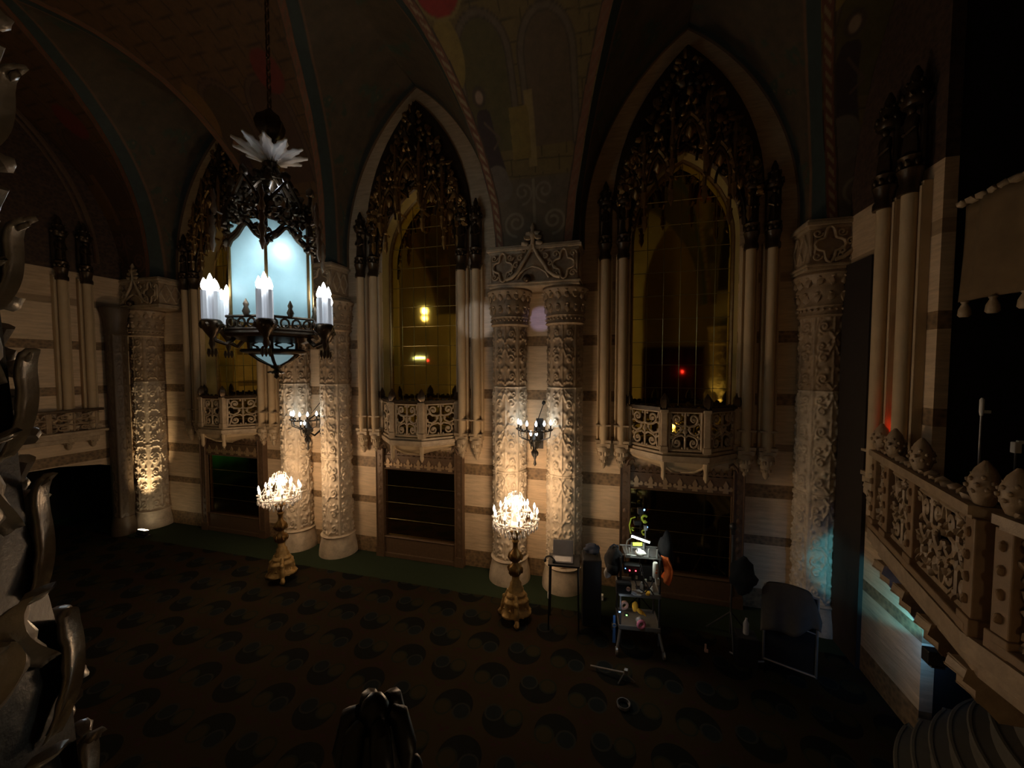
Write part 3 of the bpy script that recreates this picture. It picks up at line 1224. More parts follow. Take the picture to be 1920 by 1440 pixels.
def scroll_set(mb, w, h, M, r):
    """pierced arabesque filling a w x h panel (local x, z), mirrored about its axis"""
    k = min(w / .5, h / .72)
    for sx in (-1, 1):
        def P(pts):
            return [(sx * x * w, 0, z * h) for x, z in pts]
        mb.tube(P(spiral(.25, .80, .16, 1.35, -PI / 2, 1, 22, .25)), r, 6, M=M)
        mb.tube(P(spiral(.25, .20, .17, 1.35, PI / 2, -1, 22, .25)), r, 6, M=M)
        mb.tube(P([(.5, .55), (.42, .44), (.3, .40), (.16, .47), (.1, .55), (.16, .62), (.3, .64)]), r, 6, M=M)
        mb.tube(P([(0, .34), (.1, .40), (.25, .37), (.38, .30), (.5, .36)]), r, 6, M=M)
        mb.tube(P([(0, .66), (.08, .62), (.25, .64), (.40, .70), (.5, .64)]), r, 6, M=M)
        mb.tube(P([(.5, .0), (.42, .08), (.40, .2)]), r * .8, 5, M=M)
        mb.tube(P([(.5, 1.0), (.44, .92), (.42, .8)]), r * .8, 5, M=M)
        for x, z in ((.25, .80), (.25, .20), (.14, .55), (.40, .36), (.08, .92), (.08, .06), (.44, .5)):
            mb.blob(M @ Vector((sx * x * w, 0, z * h)) if M else (sx * x * w, 0, z * h), (.028 * k, .022, .034 * k), 1)
    mb.tube([(0, 0, 0), (0, 0, h)], r, 6, M=M)
    mb.blob(M @ Vector((0, 0, .5 * h)), (.05 * k, .025, .07 * k), 1)
    # spandrel leaves closing the corners of the pierced field
    return mb


def make_balcony():
    t = thing('corner_cut_balcony', '', 'balcony')
    pts = [(-.90, 0.0), (-.33, -.53), (.33, -.53), (.90, 0.0)]

    def poly3(off, z):
        return [(x * (1 + off), y * (1 + off * 1.6), z) for x, y in pts]
    # floor slab with stepped mouldings
    s = MB()
    for z0, z1, g in ((2.60, 2.64, .06), (2.64, 2.72, .10), (2.72, 2.77, .05)):
        a, b = poly3(g, z0), poly3(g, z1)
        s.add(a + b, [(0, 3, 2, 1), (4, 5, 6, 7), (0, 1, 5, 4), (1, 2, 6, 5), (2, 3, 7, 6), (3, 0, 4, 7)])
    s.build('slab', 'tan_stone', t, bevel=.008)
    c = MB()
    rows = []
    for z, g in ((2.60, 1.0), (2.52, .93), (2.44, .74), (2.37, .48), (2.33, .2)):
        rows.append([(x * (g if abs(x) < .5 else (.35 + .65 * g)), y * g, z if abs(x) < .5 else 2.60 - (2.60 - z) * .55) for x, y in pts])
    c.grid(rows)
    for x, y in pts[1:3]:
        c.lathe([(.01, 2.28), (.04, 2.34), (.035, 2.46), (.05, 2.56), (.05, 2.62)], 8, (x, y, 0))
        c.tube([(x, y, 2.56), (x * .55, y * .6, 2.40), (0, -.06, 2.33)], .03, 6)
    c.build('corbel', 'tan_plaster', t, False)
    for (xa, ya), (xb, yb) in zip(pts[:-1], pts[1:]):
        p = MB()
        d = Vector((xb - xa, yb - ya, 0))
        ln = d.length
        ang = math.atan2(d.y, d.x)
        M = Matrix.Translation(((xa + xb) / 2, (ya + yb) / 2, 2.80)) @ Matrix.Rotation(ang, 4, 'Z')
        w = ln - .16
        scroll_set(p, w, .66, M, .020)
        for q in ([(-w / 2, 0, 0), (-w / 2, 0, .66)], [(w / 2, 0, 0), (w / 2, 0, .66)], [(-w / 2, 0, .012), (w / 2, 0, .012)], [(-w / 2, 0, .65), (w / 2, 0, .65)]):
            p.tube(q, .026, 6, M=M)
        p.build('pierced_panel', 'tan_stone', t, True)
    for x, y in pts:
        q = MB()
        yy = min(y, -.05)
        q.box((x, yy, 3.12), (.10, .10, .72))
        q.box((x, yy, 2.82), (.13, .13, .10))
        q.box((x, yy, 3.46), (.125, .125, .06))
        po = q.build('post', 'tan_stone', t, bevel=.01)
        f = MB()
        f.lathe([(.04, 3.49), (.06, 3.53), (.075, 3.60), (.06, 3.67), (.03, 3.72), (.01, 3.76)], 10, (x, yy, 0), lobes=5, lobe=.12)
        f.build('finial', 'dark_bronze', po, True)
    r = MB()
    for (xa, ya), (xb, yb) in zip(pts[:-1], pts[1:]):
        d = Vector((xb - xa, yb - ya, 0))
        M = Matrix.Translation(((xa + xb) / 2, (ya + yb) / 2, 3.50)) @ Matrix.Rotation(math.atan2(d.y, d.x), 4, 'Z')
        r.box((0, 0, 0), (d.length - .08, .11, .045), M=M)
        r.box((0, 0, -.03), (d.length - .08, .08, .03), M=M)
        n = max(3, int(d.length / .12))
        for i in range(n):
            r.blob(M @ Vector((-d.length / 2 + (i + .5) * d.length / n, 0, .035)), (.05, .03, .028), 1, jit=.4, seed=i)
    r.build('handrail', 'dark_bronze', t, True)
    return t


bl0 = make_balcony()


def make_low_mirror():
    t = thing('framed_wall_mirror', '', 'mirror')
    g = MB()
    g.box((0, -.03, 1.22), (1.70, .02, 1.50))
    g.build('glass', 'dark_mirror', t)
    j = MB()
    for z in (.84, 1.21, 1.58):
        j.tube([(-.84, -.043, z), (.84, -.043, z)], .0035, 6)
    j.build('glass_joints', 'lead_came', t, True)
    for sg in (-1, 1):
        p = MB()
        p.box((sg * .94, -.06, 1.2), (.17, .12, 2.4))
        p.box((sg * .94, -.07, .1), (.2, .14, .2))
        p.tube([(sg * .94 - .08, -.125, .2), (sg * .94 - .08, -.125, 2.42)], .014, 5)
        p.tube([(sg * .94 + .08, -.125, .2), (sg * .94 + .08, -.125, 2.42)], .014, 5)
        for s2 in (-1, 1):
            q = [(sg * .94 + s2 * .02, -.1, 2.38), (sg * .94 + s2 * .05, -.1, 2.46), (sg * .94 + s2 * .10, -.1, 2.52), (sg * .94 + s2 * .15, -.1, 2.50), (sg * .94 + s2 * .16, -.1, 2.45)]
            p.tube(q, [.03, .028, .024, .018, .01], 6)
        p.tube([(sg * .94, -.1, 2.38), (sg * .94, -.1, 2.55)], [.03, .008], 6)
        for i in range(12):
            p.blob((sg * .94, -.122, .35 + i * .17), (.045, .012, .06), 1, jit=.4, seed=i)
        p.build('post', 'brown_bronze', t, True)
    l = MB()
    l.box((0, -.05, 2.12), (1.72, .07, .30))
    l.tube([(-.86, -.09, 1.975), (.86, -.09, 1.975)], .018, 6)
    n = 14
    for i in range(n):
        x = -.80 + 1.6 * i / (n - 1)
        l.prism(fleur(x, 2.25, 1.05), -.07, -.045)
    l.build('cresting', 'brown_bronze', t)
    f = MB()
    for i in range(7):
        x = -.74 + 1.48 * i / 6
        f.prism(fleur(x, 2.0, 1.35), -.10, -.08)
    f.build('fleur_row', 'bronze_fleur', t)
    b = MB()
    b.box((0, -.05, .24), (1.72, .09, .44))
    b.box((0, -.07, .05), (1.72, .11, .1))
    b.tube([(-.86, -.1, .45), (.86, -.1, .45)], .02, 6)
    for sg in (-1, 1):
        b.tube([(sg * .845, -.06, .46), (sg * .845, -.06, 1.98)], .016, 5)
    b.build('base_panel', 'brown_bronze', t, bevel=.01)
    return t


lm0 = make_low_mirror()
BAYREF = ('in the left bay beyond the lantern', 'in the middle bay between the two torcheres', 'in the right bay above the equipment cart')
for i, bx in enumerate(BAYS):
    labs = ['dark gilded gothic tracery hood ' + BAYREF[i], 'tall gold tinted arched mirror with leaded grid ' + BAYREF[i],
            'pale stone balcony with pierced scroll panels ' + BAYREF[i],
            ('dark framed wall mirror with fleur-de-lis cresting ' + BAYREF[i]).replace('above the', 'behind the')]
    for src, lab, grp in zip((cp0, tm0, bl0, lm0), labs, ('tracery hoods', 'tall arched mirrors', 'small stone balconies', 'low framed mirrors')):
        if i == 0:
            src.location = (bx, D, 0)
            src['label'] = lab
            src['group'] = grp
        else:
            dup(src, (bx, D, 0), 0, lab, grp)


# carved frieze ledge and shelf on the left end wall
t = thing('doorway_parapet', 'dark carved parapet ledge above the doorway on the left end wall', 'parapet', (XL, 5.0, 0))
m = MB()
m.box((.12, 0, 2.62), (.24, 2.6, .10))
m.box((.16, 0, 2.70), (.32, 2.7, .06))
m.box((.08, 0, 2.52), (.16, 2.5, .10))
m.build('ledge', 'tan_stone', t, bevel=.012)
m = MB()
for i in range(3):
    M = Matrix.Translation((.2, -.85 + .82 * i, 2.73)) @ Matrix.Rotation(PI / 2, 4, 'Z')
    scroll_set(m, .72, .42, M, .018)
    for q in ([(-.39, 0, 0), (-.39, 0, .46)], [(.39, 0, 0), (.39, 0, .46)], [(-.39, 0, .46), (.39, 0, .46)]):
        m.tube(q, .028, 6, M=M)
m.build('pierced_panel', 'gilt_brown_stone', t, True)
m = MB()
m.box((.2, 0, 3.2), (.14, 2.6, .06))
m.build('handrail', 'dark_bronze', t, bevel=.01)

# ================================================================== CRYSTAL TORCHERES
def make_torchere():
    t = thing('crystal_torchere', '', 'floor lamp')
    b = MB()
    # three scroll feet carrying a three sided pedestal
    for i in range(3):
        a = -PI / 2 + .35 + 2 * PI * i / 3
        ca, sa = math.cos(a), math.sin(a)
        pts = [(.26, .03), (.285, .065), (.265, .10), (.235, .08), (.235, .13), (.225, .20), (.20, .29), (.16, .38), (.13, .47)]
        b.tube([(r * ca, r * sa, z) for r, z in pts], [.035, .042, .036, .028, .042, .045, .04, .036, .025], 8)
        b.blob((.20 * ca, .20 * sa, .33), (.045, .045, .06), 1, jit=.5, seed=i)
        b.blob((.265 * ca, .265 * sa, .045), (.05, .05, .045), 1, jit=.4, seed=i)
    b.build('scroll_feet', 'antique_gold', t, True)
    p = MB()
    p.lathe([(.17, .10), (.235, .12), (.24, .15), (.20, .20), (.185, .30), (.20, .33), (.19, .36), (.15, .40), (.16, .44), (.15, .46), (.12, .49), (.125, .53), (.09, .58), (.095, .62), (.062, .66), (.058, .76)], 36, (0, 0, 0), a0=.35 - PI / 2, lobes=3, lobe=.13)
    for i in range(18):
        a = 2 * PI * i / 18
        p.blob((.20 * math.cos(a), .20 * math.sin(a), .13 + .10 * (i % 2)), (.03, .03, .03), 1, jit=.7, seed=i)
    for i in range(3):
        a = PI / 2 + .35 + 2 * PI * i / 3
        p.blob((.17 * math.cos(a), .17 * math.sin(a), .27), (.05, .05, .07), 1, jit=.6, seed=i + 4)
    p.build('pedestal', 'antique_gold', t, True)
    s = MB()
    s.lathe([(.07, .74), (.10, .78), (.12, .84), (.10, .90), (.06, .93), (.05, .97), (.085, 1.0), (.105, 1.06), (.09, 1.13), (.05, 1.18), (.04, 1.24), (.045, 1.29), (.06, 1.32), (.045, 1.35), (.06, 1.38), (.095, 1.46), (.10, 1.50), (.06, 1.52), (.03, 1.54), (.03, 1.75)], 20)
    for k, (z, r) in enumerate(((.84, .11), (1.06, .10))):
        for i in range(6):
            a = 2 * PI * i / 6
            s.blob((r * math.cos(a), r * math.sin(a), z), (.035, .035, .06), 1, jit=.6, seed=i + k)
    s.build('stem', 'gilt_bronze', t, True)
    h = MB()
    h.lathe([(.03, 1.5), (.10, 1.56), (.14, 1.60), (.12, 1.64), (.05, 1.66), (.03, 1.75), (.05, 1.80), (.03, 1.86), (.025, 2.08), (.05, 2.10), (.02, 2.16)], 16)
    h.build('crystal_bowl', 'crystal', t, True)
    rings = []
    for n, r, z, a0 in ((10, .36, 1.72, .1), (5, .20, 1.84, .3)):
        for i in range(n):
            a = a0 + 2 * PI * i / n
            rings.append((r, z, a))
    m = MB()
    for r, z, a in rings:
        ca, sa = math.cos(a), math.sin(a)
        m.tube([(.04 * ca, .04 * sa, z - .08), (r * .4 * ca, r * .4 * sa, z - .15), (r * .8 * ca, r * .8 * sa, z - .14), (r * ca, r * sa, z - .03)], .012, 6)
        m.lathe([(.01, z - .04), (.04, z - .02), (.045, z), (.02, z + .005)], 10, (r * ca, r * sa, 0))
    m.tube([(.36 * math.cos(2 * PI * i / 30), .36 * math.sin(2 * PI * i / 30), 1.66) for i in range(30)], .01, 5, closed=True)
    m.build('arms', 'crystal', t, True)
    cm, bm = None, None
    for r, z, a in rings:
        if cm is None:
            q = MB()
            q.lathe([(.014, 0), (.014, .08)], 8)
            c = q.build('candle', 'white_plastic', t, True)
            cm = c.data
            q = MB()
            q.lathe([(.006, .078), (.018, .10), (.021, .125), (.013, .155), (.002, .185)], 8)
            u = q.build('bulb', 'warm_bulb', c, True)
            bm = u.data
        else:
            c = bpy.data.objects.new('candle', cm)
            COL.objects.link(c)
            c.parent = t
            u = bpy.data.objects.new('bulb', bm)
            COL.objects.link(u)
            u.parent = c
        c.location = (r * math.cos(a), r * math.sin(a), z)
    # hanging drops
    q = MB()
    q.lathe([(.002, 0), (.006, -.012), (.006, -.02), (.017, -.05), (.012, -.075), (.002, -.095)], 6)
    first = None
    rr = random.Random(3)
    spots = []
    for n, r, z in ((32, .37, 1.69), (24, .30, 1.62), (16, .22, 1.56), (10, .14, 1.53), (10, .12, 2.02), (7, .07, 2.14)):
        for i in range(n):
            spots.append((r, 2 * PI * (i + .5 * (n % 3)) / n, z - rr.random() * .05))
    for r, a, z in spots:
        if first is None:
            o = q.build('crystal_drop', 'crystal', t)
            first = o.data
        else:
            o = bpy.data.objects.new('crystal_drop', first)
            COL.objects.link(o)
            o.parent = t
        o.location = (r * math.cos(a), r * math.sin(a), z)
    k = MB()
    for i in range(8):
        a = 2 * PI * i / 8
        k.tube([(.03 * math.cos(a), .03 * math.sin(a), 1.9), (.11 * math.cos(a), .11 * math.sin(a), 2.02), (.12 * math.cos(a), .12 * math.sin(a), 2.10), (.08 * math.cos(a), .08 * math.sin(a), 2.13)], .008, 5)
        k.tube([(.12 * math.cos(a), .12 * math.sin(a), 2.08), (.26 * math.cos(a), .26 * math.sin(a), 1.84), (.36 * math.cos(a), .36 * math.sin(a), 1.70)], .006, 5)
    k.build('crystal_swags', 'crystal', t, True)
    lamp('torchere_light', 'POINT', (0, 0, 1.98), TORCH_W, WARM, .25, t)
    return t


tr0 = make_torchere()
tr0.location = (-1.60, 6.04, 0)
tr0['label'] = 'lit crystal floor torchere on gilded tripod base beside the laptop table'
tr0['group'] = 'crystal torcheres'
dup(tr0, (-6.38, 5.98, 0), .5, 'lit crystal floor torchere on gilded base, the one left of the middle mirror', 'crystal torcheres')


# ================================================================== WALL BRACKETS
def make_bracket():
    t = thing('candle_bracket', '', 'wall light')
    b = MB()
    b.lathe([(.005, -.72), (.03, -.68), (.015, -.60), (.04, -.52), (.06, -.46), (.03, -.40), (.07, -.32), (.11, -.24), (.06, -.18), (.03, -.1), (.02, 0), (.015, .1)], 12)
    for i in range(6):
        a = 2 * PI * i / 6
        b.blob((.09 * math.cos(a), .09 * math.sin(a), -.27), (.03, .03, .06), 1, jit=.5, seed=i)
        b.blob((.05 * math.cos(a), .05 * math.sin(a), -.48), (.025, .025, .05), 1, jit=.5, seed=i)
    b.tube([(0, 0, -.3), (0, .2, -.42), (0, .44, -.30)], .022, 6)
    b.tube([(0, 0, -.05), (0, .25, .05), (0, .44, -.05)], .016, 6)
    b.box((0, .45, -.18), (.14, .03, .6))
    b.build('body', 'black_iron', t, True)
    h = MB()
    h.tube([(0.02, 0.1, .1), (.06, .3, .30), (.08, .44, .42)], .008, 5)
    h.blob((.08, .44, .43), (.04, .02, .05), 1)
    h.build('hanger', 'black_iron', t, True)
    sp = []
    for a in (-2.9, -2.35, -1.85, -1.3, -.8, -.2):
        sp.append((.31, 0.0, a))
    for a in (-1.9, -1.2):
        sp.append((.15, -.20, a))
    m = MB()
    for r, z, a in sp:
        ca, sa = math.cos(a), math.sin(a)
        m.tube([(.02 * ca, .02 * sa, -.26), (r * .5 * ca, r * .5 * sa, z - .22), (r * .95 * ca, r * .95 * sa, z - .16), (r * ca, r * sa, z - .04)], .01, 6)
        m.lathe([(.01, z - .05), (.045, z - .02), (.05, z), (.02, z)], 10, (r * ca, r * sa, 0))
    m.tube([(.31 * math.cos(a), .31 * math.sin(a), -.03) for a in [-PI + PI * i / 16 for i in range(17)]], .014, 6)
    m.build('arms', 'black_iron', t, True)
    cm = bm = None
    for r, z, a in sp:
        if cm is None:
            q = MB()
            q.lathe([(.016, 0), (.016, .07)], 8)
            c = q.build('candle', 'dark_bronze', t, True)
            cm = c.data
            q = MB()
            q.lathe([(.006, .068), (.02, .09), (.024, .112), (.014, .145), (.002, .17)], 8)
            u = q.build('bulb', 'cool_bulb', c, True)
            bm = u.data
        else:
            c = bpy.data.objects.new('candle', cm)
            COL.objects.link(c)
            c.parent = t
            u = bpy.data.objects.new('bulb', bm)
            COL.objects.link(u)
            u.parent = c
        c.location = (r * math.cos(a), r * math.sin(a), z)
    lamp('bracket_light', 'POINT', (0, -.15, .2), 1.5, (1.0, .9, .74), .12, t)
    return t


br0 = make_bracket()
br0.location = (-1.47, 6.97, 3.07)
br0['label'] = 'iron candle bracket with small white bulbs above the right torchere'
br0['group'] = 'iron candle brackets'
dup(br0, (-6.62, 6.97, 3.07), 0, 'iron candle bracket with small white bulbs behind the hanging lantern, above the left torchere', 'iron candle brackets')


# ================================================================== HANGING LANTERN
def make_lantern():
    t = thing('hanging_lantern', 'large hexagonal lantern with glowing frosted panes and candle clusters hung on a chain', 'lantern', (-3.98, YM, 0))
    A0 = -.745 - .17
    R = .44
    hexa = [A0 + PI / 3 * k for k in range(6)]

    def P(r, a, z):
        return (r * math.cos(a), r * math.sin(a), z)
    # chain
    c = MB()
    z = 6.9
    i = 0
    while z < 10.0:
        ax = (1, 0) if i % 2 else (0, 1)
        c.tube([(ax[0] * .022 * math.cos(k * PI / 4), ax[1] * .022 * math.cos(k * PI / 4), z + .045 * math.sin(k * PI / 4)) for k in range(8)], .011, 5, closed=True)
        z += .072
        i += 1
    c.build('chain', 'brown_bronze', t, True)
    b = MB()
    b.lathe([(.02, 6.86), (.09, 6.90), (.135, 6.98), (.15, 7.05), (.12, 7.13), (.05, 7.19), (.03, 7.22)], 12, lobes=6, lobe=.12)
    b.build('chain_boss', 'dark_bronze', t, True)
    # white leaf rosette
    leaf = None
    for k in range(11):
        a = A0 + 2 * PI * k / 11
        if leaf is None:
            q = MB()
            rows = []
            for j in range(9):
                u = j / 8
                r = .06 + .33 * u
                w = (.012 + .062 * math.sin(PI * min(1, u * 1.05)) ** .8) * (1 + .18 * math.cos(j * 3.1))
                zz = 6.60 + .15 * u ** .8
                rows.append([(r, -w, zz + .02), (r, -w * .5, zz - .004), (r, 0, zz + .015), (r, w * .5, zz - .004), (r, w, zz + .02)])
            q.grid(rows)
            o = q.build('leaf', 'white_leaf', t, True)
            sol = o.modifiers.new('thick', 'SOLIDIFY')
            sol.thickness = .012
            leaf = o
        else:
            o = leaf.copy()
            COL.objects.link(o)
        o.rotation_euler = (0, 0, a)
    # crown: pierced cresting, cusped heads, spire
    cr = MB()
    cr.lathe([(.05, 6.84), (.03, 6.7), (.06, 6.62), (.10, 6.58), (.05, 6.52), (.045, 6.44), (.09, 6.40), (.06, 6.34), (.07, 6.25), (.12, 6.2), (.08, 6.15)], 10)
    rr = random.Random(5)
    for k in range(6):
        a, a2 = hexa[k], hexa[(k + 1) % 6]
        am = a + PI / 6
        cr.tube([P(R + .04, a, 5.72), P(R + .02, a, 5.95), P(.30, a, 6.12), P(.18, a, 6.28), P(.12, a, 6.44), P(.06, a, 6.56)], [.035, .03, .03, .028, .024, .02], 6)
        for j in range(5):
            f = j / 5
            cr.blob(P(.42 - .32 * f, a, 6.06 + .48 * f), (.05, .05, .05), 1, jit=.7, seed=j + k)
        # cusped head over each pane
        va, vb = Vector(P(R + .01, a, 0)), Vector(P(R + .01, a2, 0))
        e = (vb - va)
        for lay_, rad in ((0, .024), (.05, .02)):
            q = []
            for j in range(13):
                u = j / 12
                zz = 5.50 + lay_ + .24 * math.sin(PI * u) ** .8 + .03 * math.cos(4 * PI * u)
                p = va + e * u
                q.append((p.x, p.y, zz))
            cr.tube(q, rad, 6)
        for j in range(60):
            u = rr.random()
            lo = 5.48 + .25 * math.sin(PI * u)
            zz = lo + (6.06 - lo) * rr.random()
            p = (va + e * u) * (1.04 + .05 * rr.random())
            cr.blob((p.x, p.y, zz), (.022 + .018 * rr.random(), .03, .02 + .016 * rr.random()), 1, jit=.8, seed=j)
        for j in range(3):
            u = (j + .5) / 3
            p = va + e * u
            cr.tube([(p.x * 1.02 + .05 * math.cos(b_) * e.normalized().x, p.y * 1.02 + .05 * math.cos(b_) * e.normalized().y, 5.92 + .05 * math.sin(b_)) for b_ in [2 * PI * s / 10 for s in range(10)]], .014, 5, closed=True)
            cr.tube([(p.x * 1.03, p.y * 1.03, 5.96), (p.x * 1.06, p.y * 1.06, 6.10)], [.022, .006], 5)
        for j in range(9):
            f = rr.random()
            cr.blob(P(.40 - .30 * f + .03 * rr.random(), a + (rr.random() - .5) * .9, 6.02 + .46 * f), (.035, .035, .03), 1, jit=.8, seed=j + 9)
        cr.tube([P(.36, am, 6.1), P(.24, am, 6.26), P(.13, am, 6.38), P(.07, am, 6.5)], .018, 6)
        gm = P(R * .93, am, 5.98)
        cr.tube([(va.x, va.y, 5.96), gm[:2] + (6.28,), (vb.x, vb.y, 5.96)], .024, 6)
        cr.blob(gm[:2] + (6.32,), (.05, .05, .07), 1, jit=.6, seed=k)
    cr.build('crown', 'dark_bronze', t, True)
    for k in range(6):
        a = hexa[k]
        q = MB()
        q.tube([P(R + .03, a, 5.86), P(R + .12, a, 5.88), P(R + .16, a, 5.80)], .014, 5)
        q.lathe([(.008, 5.44), (.03, 5.52), (.018, 5.58), (.04, 5.66), (.02, 5.72), (.035, 5.78), (.01, 5.84)], 8, P(R + .15, a, 0))
        q.lathe([(.012, 5.84), (.035, 5.90), (.015, 5.98), (.03, 6.03), (.005, 6.12)], 8, P(R + .13, a, 0))
        q.build('corner_drop', 'brown_bronze', t, True)
    # panes and mullions
    for k in range(6):
        a, a2 = hexa[k], hexa[(k + 1) % 6]
        g = MB()
        z0, z1 = 4.75, 5.82
        p, q_ = P(R, a, 0), P(R, a2, 0)
        p2, q2 = P(R - .012, a, 0), P(R - .012, a2, 0)
        g.add([p[:2] + (z0,), q_[:2] + (z0,), q_[:2] + (z1,), p[:2] + (z1,), p2[:2] + (z0,), q2[:2] + (z0,), q2[:2] + (z1,), p2[:2] + (z1,)],
              [(0, 1, 2, 3), (7, 6, 5, 4), (0, 4, 5, 1), (3, 2, 6, 7), (0, 3, 7, 4), (1, 5, 6, 2)])
        o = g.build('glass_pane', 'lantern_glass', t, loc=(0, 0, -4.0 + 4.0))
        mu = MB()
        mu.tube([P(R + .005, a, 4.58), P(R + .005, a, 5.85)], .017, 6)
        mu.build('mullion', 'gilt_bronze', t, True)
    # gallery ring round the foot of the panes
    gl = MB()
    for z, r in ((4.74, .022), (4.88, .016), (4.70, .03)):
        gl.tube([P(R + .05, a, z) for a in hexa], r, 6, closed=True)
    for k in range(6):
        va, vb = Vector(P(R + .05, hexa[k], 0)), Vector(P(R + .05, hexa[(k + 1) % 6], 0))
        e = vb - va
        en = e.normalized()
        for j in range(4):
            pc = va + e * ((j + .5) / 4)
            gl.tube([(pc.x + en.x * .045 * math.cos(b_), pc.y + en.y * .045 * math.cos(b_), 4.81 + .05 * math.sin(b_)) for b_ in [2 * PI * s / 10 for s in range(10)]], .012, 5, closed=True)
        pm = va + e * .5
        gl.lathe([(.02, 4.88), (.04, 4.93), (.02, 4.98), (.03, 5.01), (.004, 5.07)], 6, (pm.x, pm.y, 0))
    gl.lathe([(.30, 4.60), (.50, 4.66), (.50, 4.70), (.3, 4.72)], 6, a0=A0)
    gl.v = [(x, y, z - .12) for x, y, z in gl.v]
    gl.build('gallery_ring', 'dark_bronze', t, True)
    # candle clusters on scrolled arms
    offs = [(0, 0), (.066, 0), (-.066, 0), (0, .066), (0, -.066)]
    tube_me = bulb_me = None
    for k in range(6):
        a = hexa[k] + .02
        cx, cy = .63 * math.cos(a), .63 * math.sin(a)
        h = MB()
        h.tube([P(.40, a, 4.68), P(.50, a, 4.58), P(.60, a, 4.62), P(.63, a, 4.74)], .024, 6)
        h.lathe([(.01, 4.52), (.03, 4.58), (.02, 4.64), (.06, 4.70), (.095, 4.76), (.10, 4.82), (.08, 4.84)], 12, (cx, cy, 0))
        for j in range(6):
            b_ = 2 * PI * j / 6
            h.blob((cx + .09 * math.cos(b_), cy + .09 * math.sin(b_), 4.78), (.03, .03, .035), 1, jit=.6, seed=j)
        for j in (-1, 0, 1):
            h.lathe([(.005, 4.44), (.018, 4.48), (.012, 4.53)], 6, (cx + .05 * j, cy, 0))
        h.v = [(x, y, z - .13) for x, y, z in h.v]
        hd = h.build('candle_holder', 'dark_bronze', t, True)
        for ox, oy in offs:
            if tube_me is None:
                q = MB()
                q.lathe([(.028, 0), (.028, .30)], 12, lobes=6, lobe=.1)
                cdl = q.build('candle', 'candle_tube', hd, True)
                tube_me = cdl.data
                q = MB()
                q.lathe([(.01, .30), (.026, .325), (.03, .355), (.018, .395), (.003, .43)], 10)
                bulb_me = q.build('candle_bulb', 'lantern_bulb', hd, True)
                bo = bulb_me
                bulb_me = bo.data
            else:
                cdl = bpy.data.objects.new('candle', tube_me)
                COL.objects.link(cdl)
                cdl.parent = hd
                bo = bpy.data.objects.new('candle_bulb', bulb_me)
                COL.objects.link(bo)
                bo.parent = hd
            hgt = .06 if (ox, oy) == (0, 0) else 0
            cdl.location = (cx + ox, cy + oy, 4.71)
            bo.location = (cx + ox, cy + oy, 4.71)
            cdl.scale = (1, 1, 1 + hgt / .3)
            bo.location.z += hgt
    # lower lantern
    lo = MB()
    for z, r in ((4.62, .28), (4.44, .27)):
        lo.tube([P(r, a, z) for a in hexa], .022, 6, closed=True)
    for k in range(6):
        a = hexa[k]
        lo.tube([P(.275, a, 4.42), P(.285, a, 4.66)], .024, 6)
        va, vb = Vector(P(.275, a, 0)), Vector(P(.275, hexa[(k + 1) % 6], 0))
        pc = (va + vb) / 2
        en = (vb - va).normalized()
        q = []
        for s in range(24):
            b_ = 2 * PI * s / 24
            rr_ = .075 + .018 * math.cos(4 * b_)
            q.append((pc.x * 1.02 + en.x * rr_ * math.cos(b_), pc.y * 1.02 + en.y * rr_ * math.cos(b_), 4.53 + rr_ * math.sin(b_)))
        lo.tube(q, .016, 5, closed=True)
    lo.lathe([(.24, 4.34), (.36, 4.38), (.38, 4.41), (.36, 4.44), (.26, 4.45)], 6, a0=A0)
    for k in range(6):
        a = hexa[k]
        lo.tube([P(.28, a, 4.36), P(.17, a, 4.22), P(.06, a, 4.13), P(.02, a, 4.08)], .02, 6)
    lo.v = [(x, y, 4.56 + (z - 4.70) * .6) for x, y, z in lo.v]
    lo.build('lower_cage', 'dark_bronze', t, True)
    g = MB()
    g.lathe([(.245, 4.45), (.245, 4.61)], 6, a0=A0)
    g.lathe([(.02, 4.12), (.09, 4.18), (.20, 4.30), (.22, 4.34)], 6, a0=A0)
    g.v = [(x, y, 4.56 + (z - 4.70) * .6) for x, y, z in g.v]
    g.build('lower_glass', 'lower_lantern_glass', t)
    d = MB()
    d.lathe([(.005, 3.86), (.03, 3.90), (.02, 3.95), (.09, 3.99), (.03, 4.03), (.025, 4.06), (.06, 4.09), (.07, 4.13), (.04, 4.15)], 10)
    for i in range(5):
        a = 2 * PI * i / 5
        d.blob((.06 * math.cos(a), .06 * math.sin(a), 3.99), (.04, .04, .03), 1, jit=.6, seed=i)
    d.v = [(x, y, 4.56 + (z - 4.70) * .6) for x, y, z in d.v]
    d.build('leaf_drop', 'dark_bronze', t, True)
    lamp('lantern_light', 'POINT', (.13, -.13, 6.30), LANTERN_W, (.80, .88, 1.0), .06, t)
    lamp('lantern_bulbs', 'POINT', (0, 0, 5.2), 8.5, (.84, .94, 1.0), .2, t)
    lamp('lantern_bulb_front', 'POINT', (.25, -.165, 5.50), 4.0, (.88, .95, 1.0), .05, t)
    return t


make_lantern()

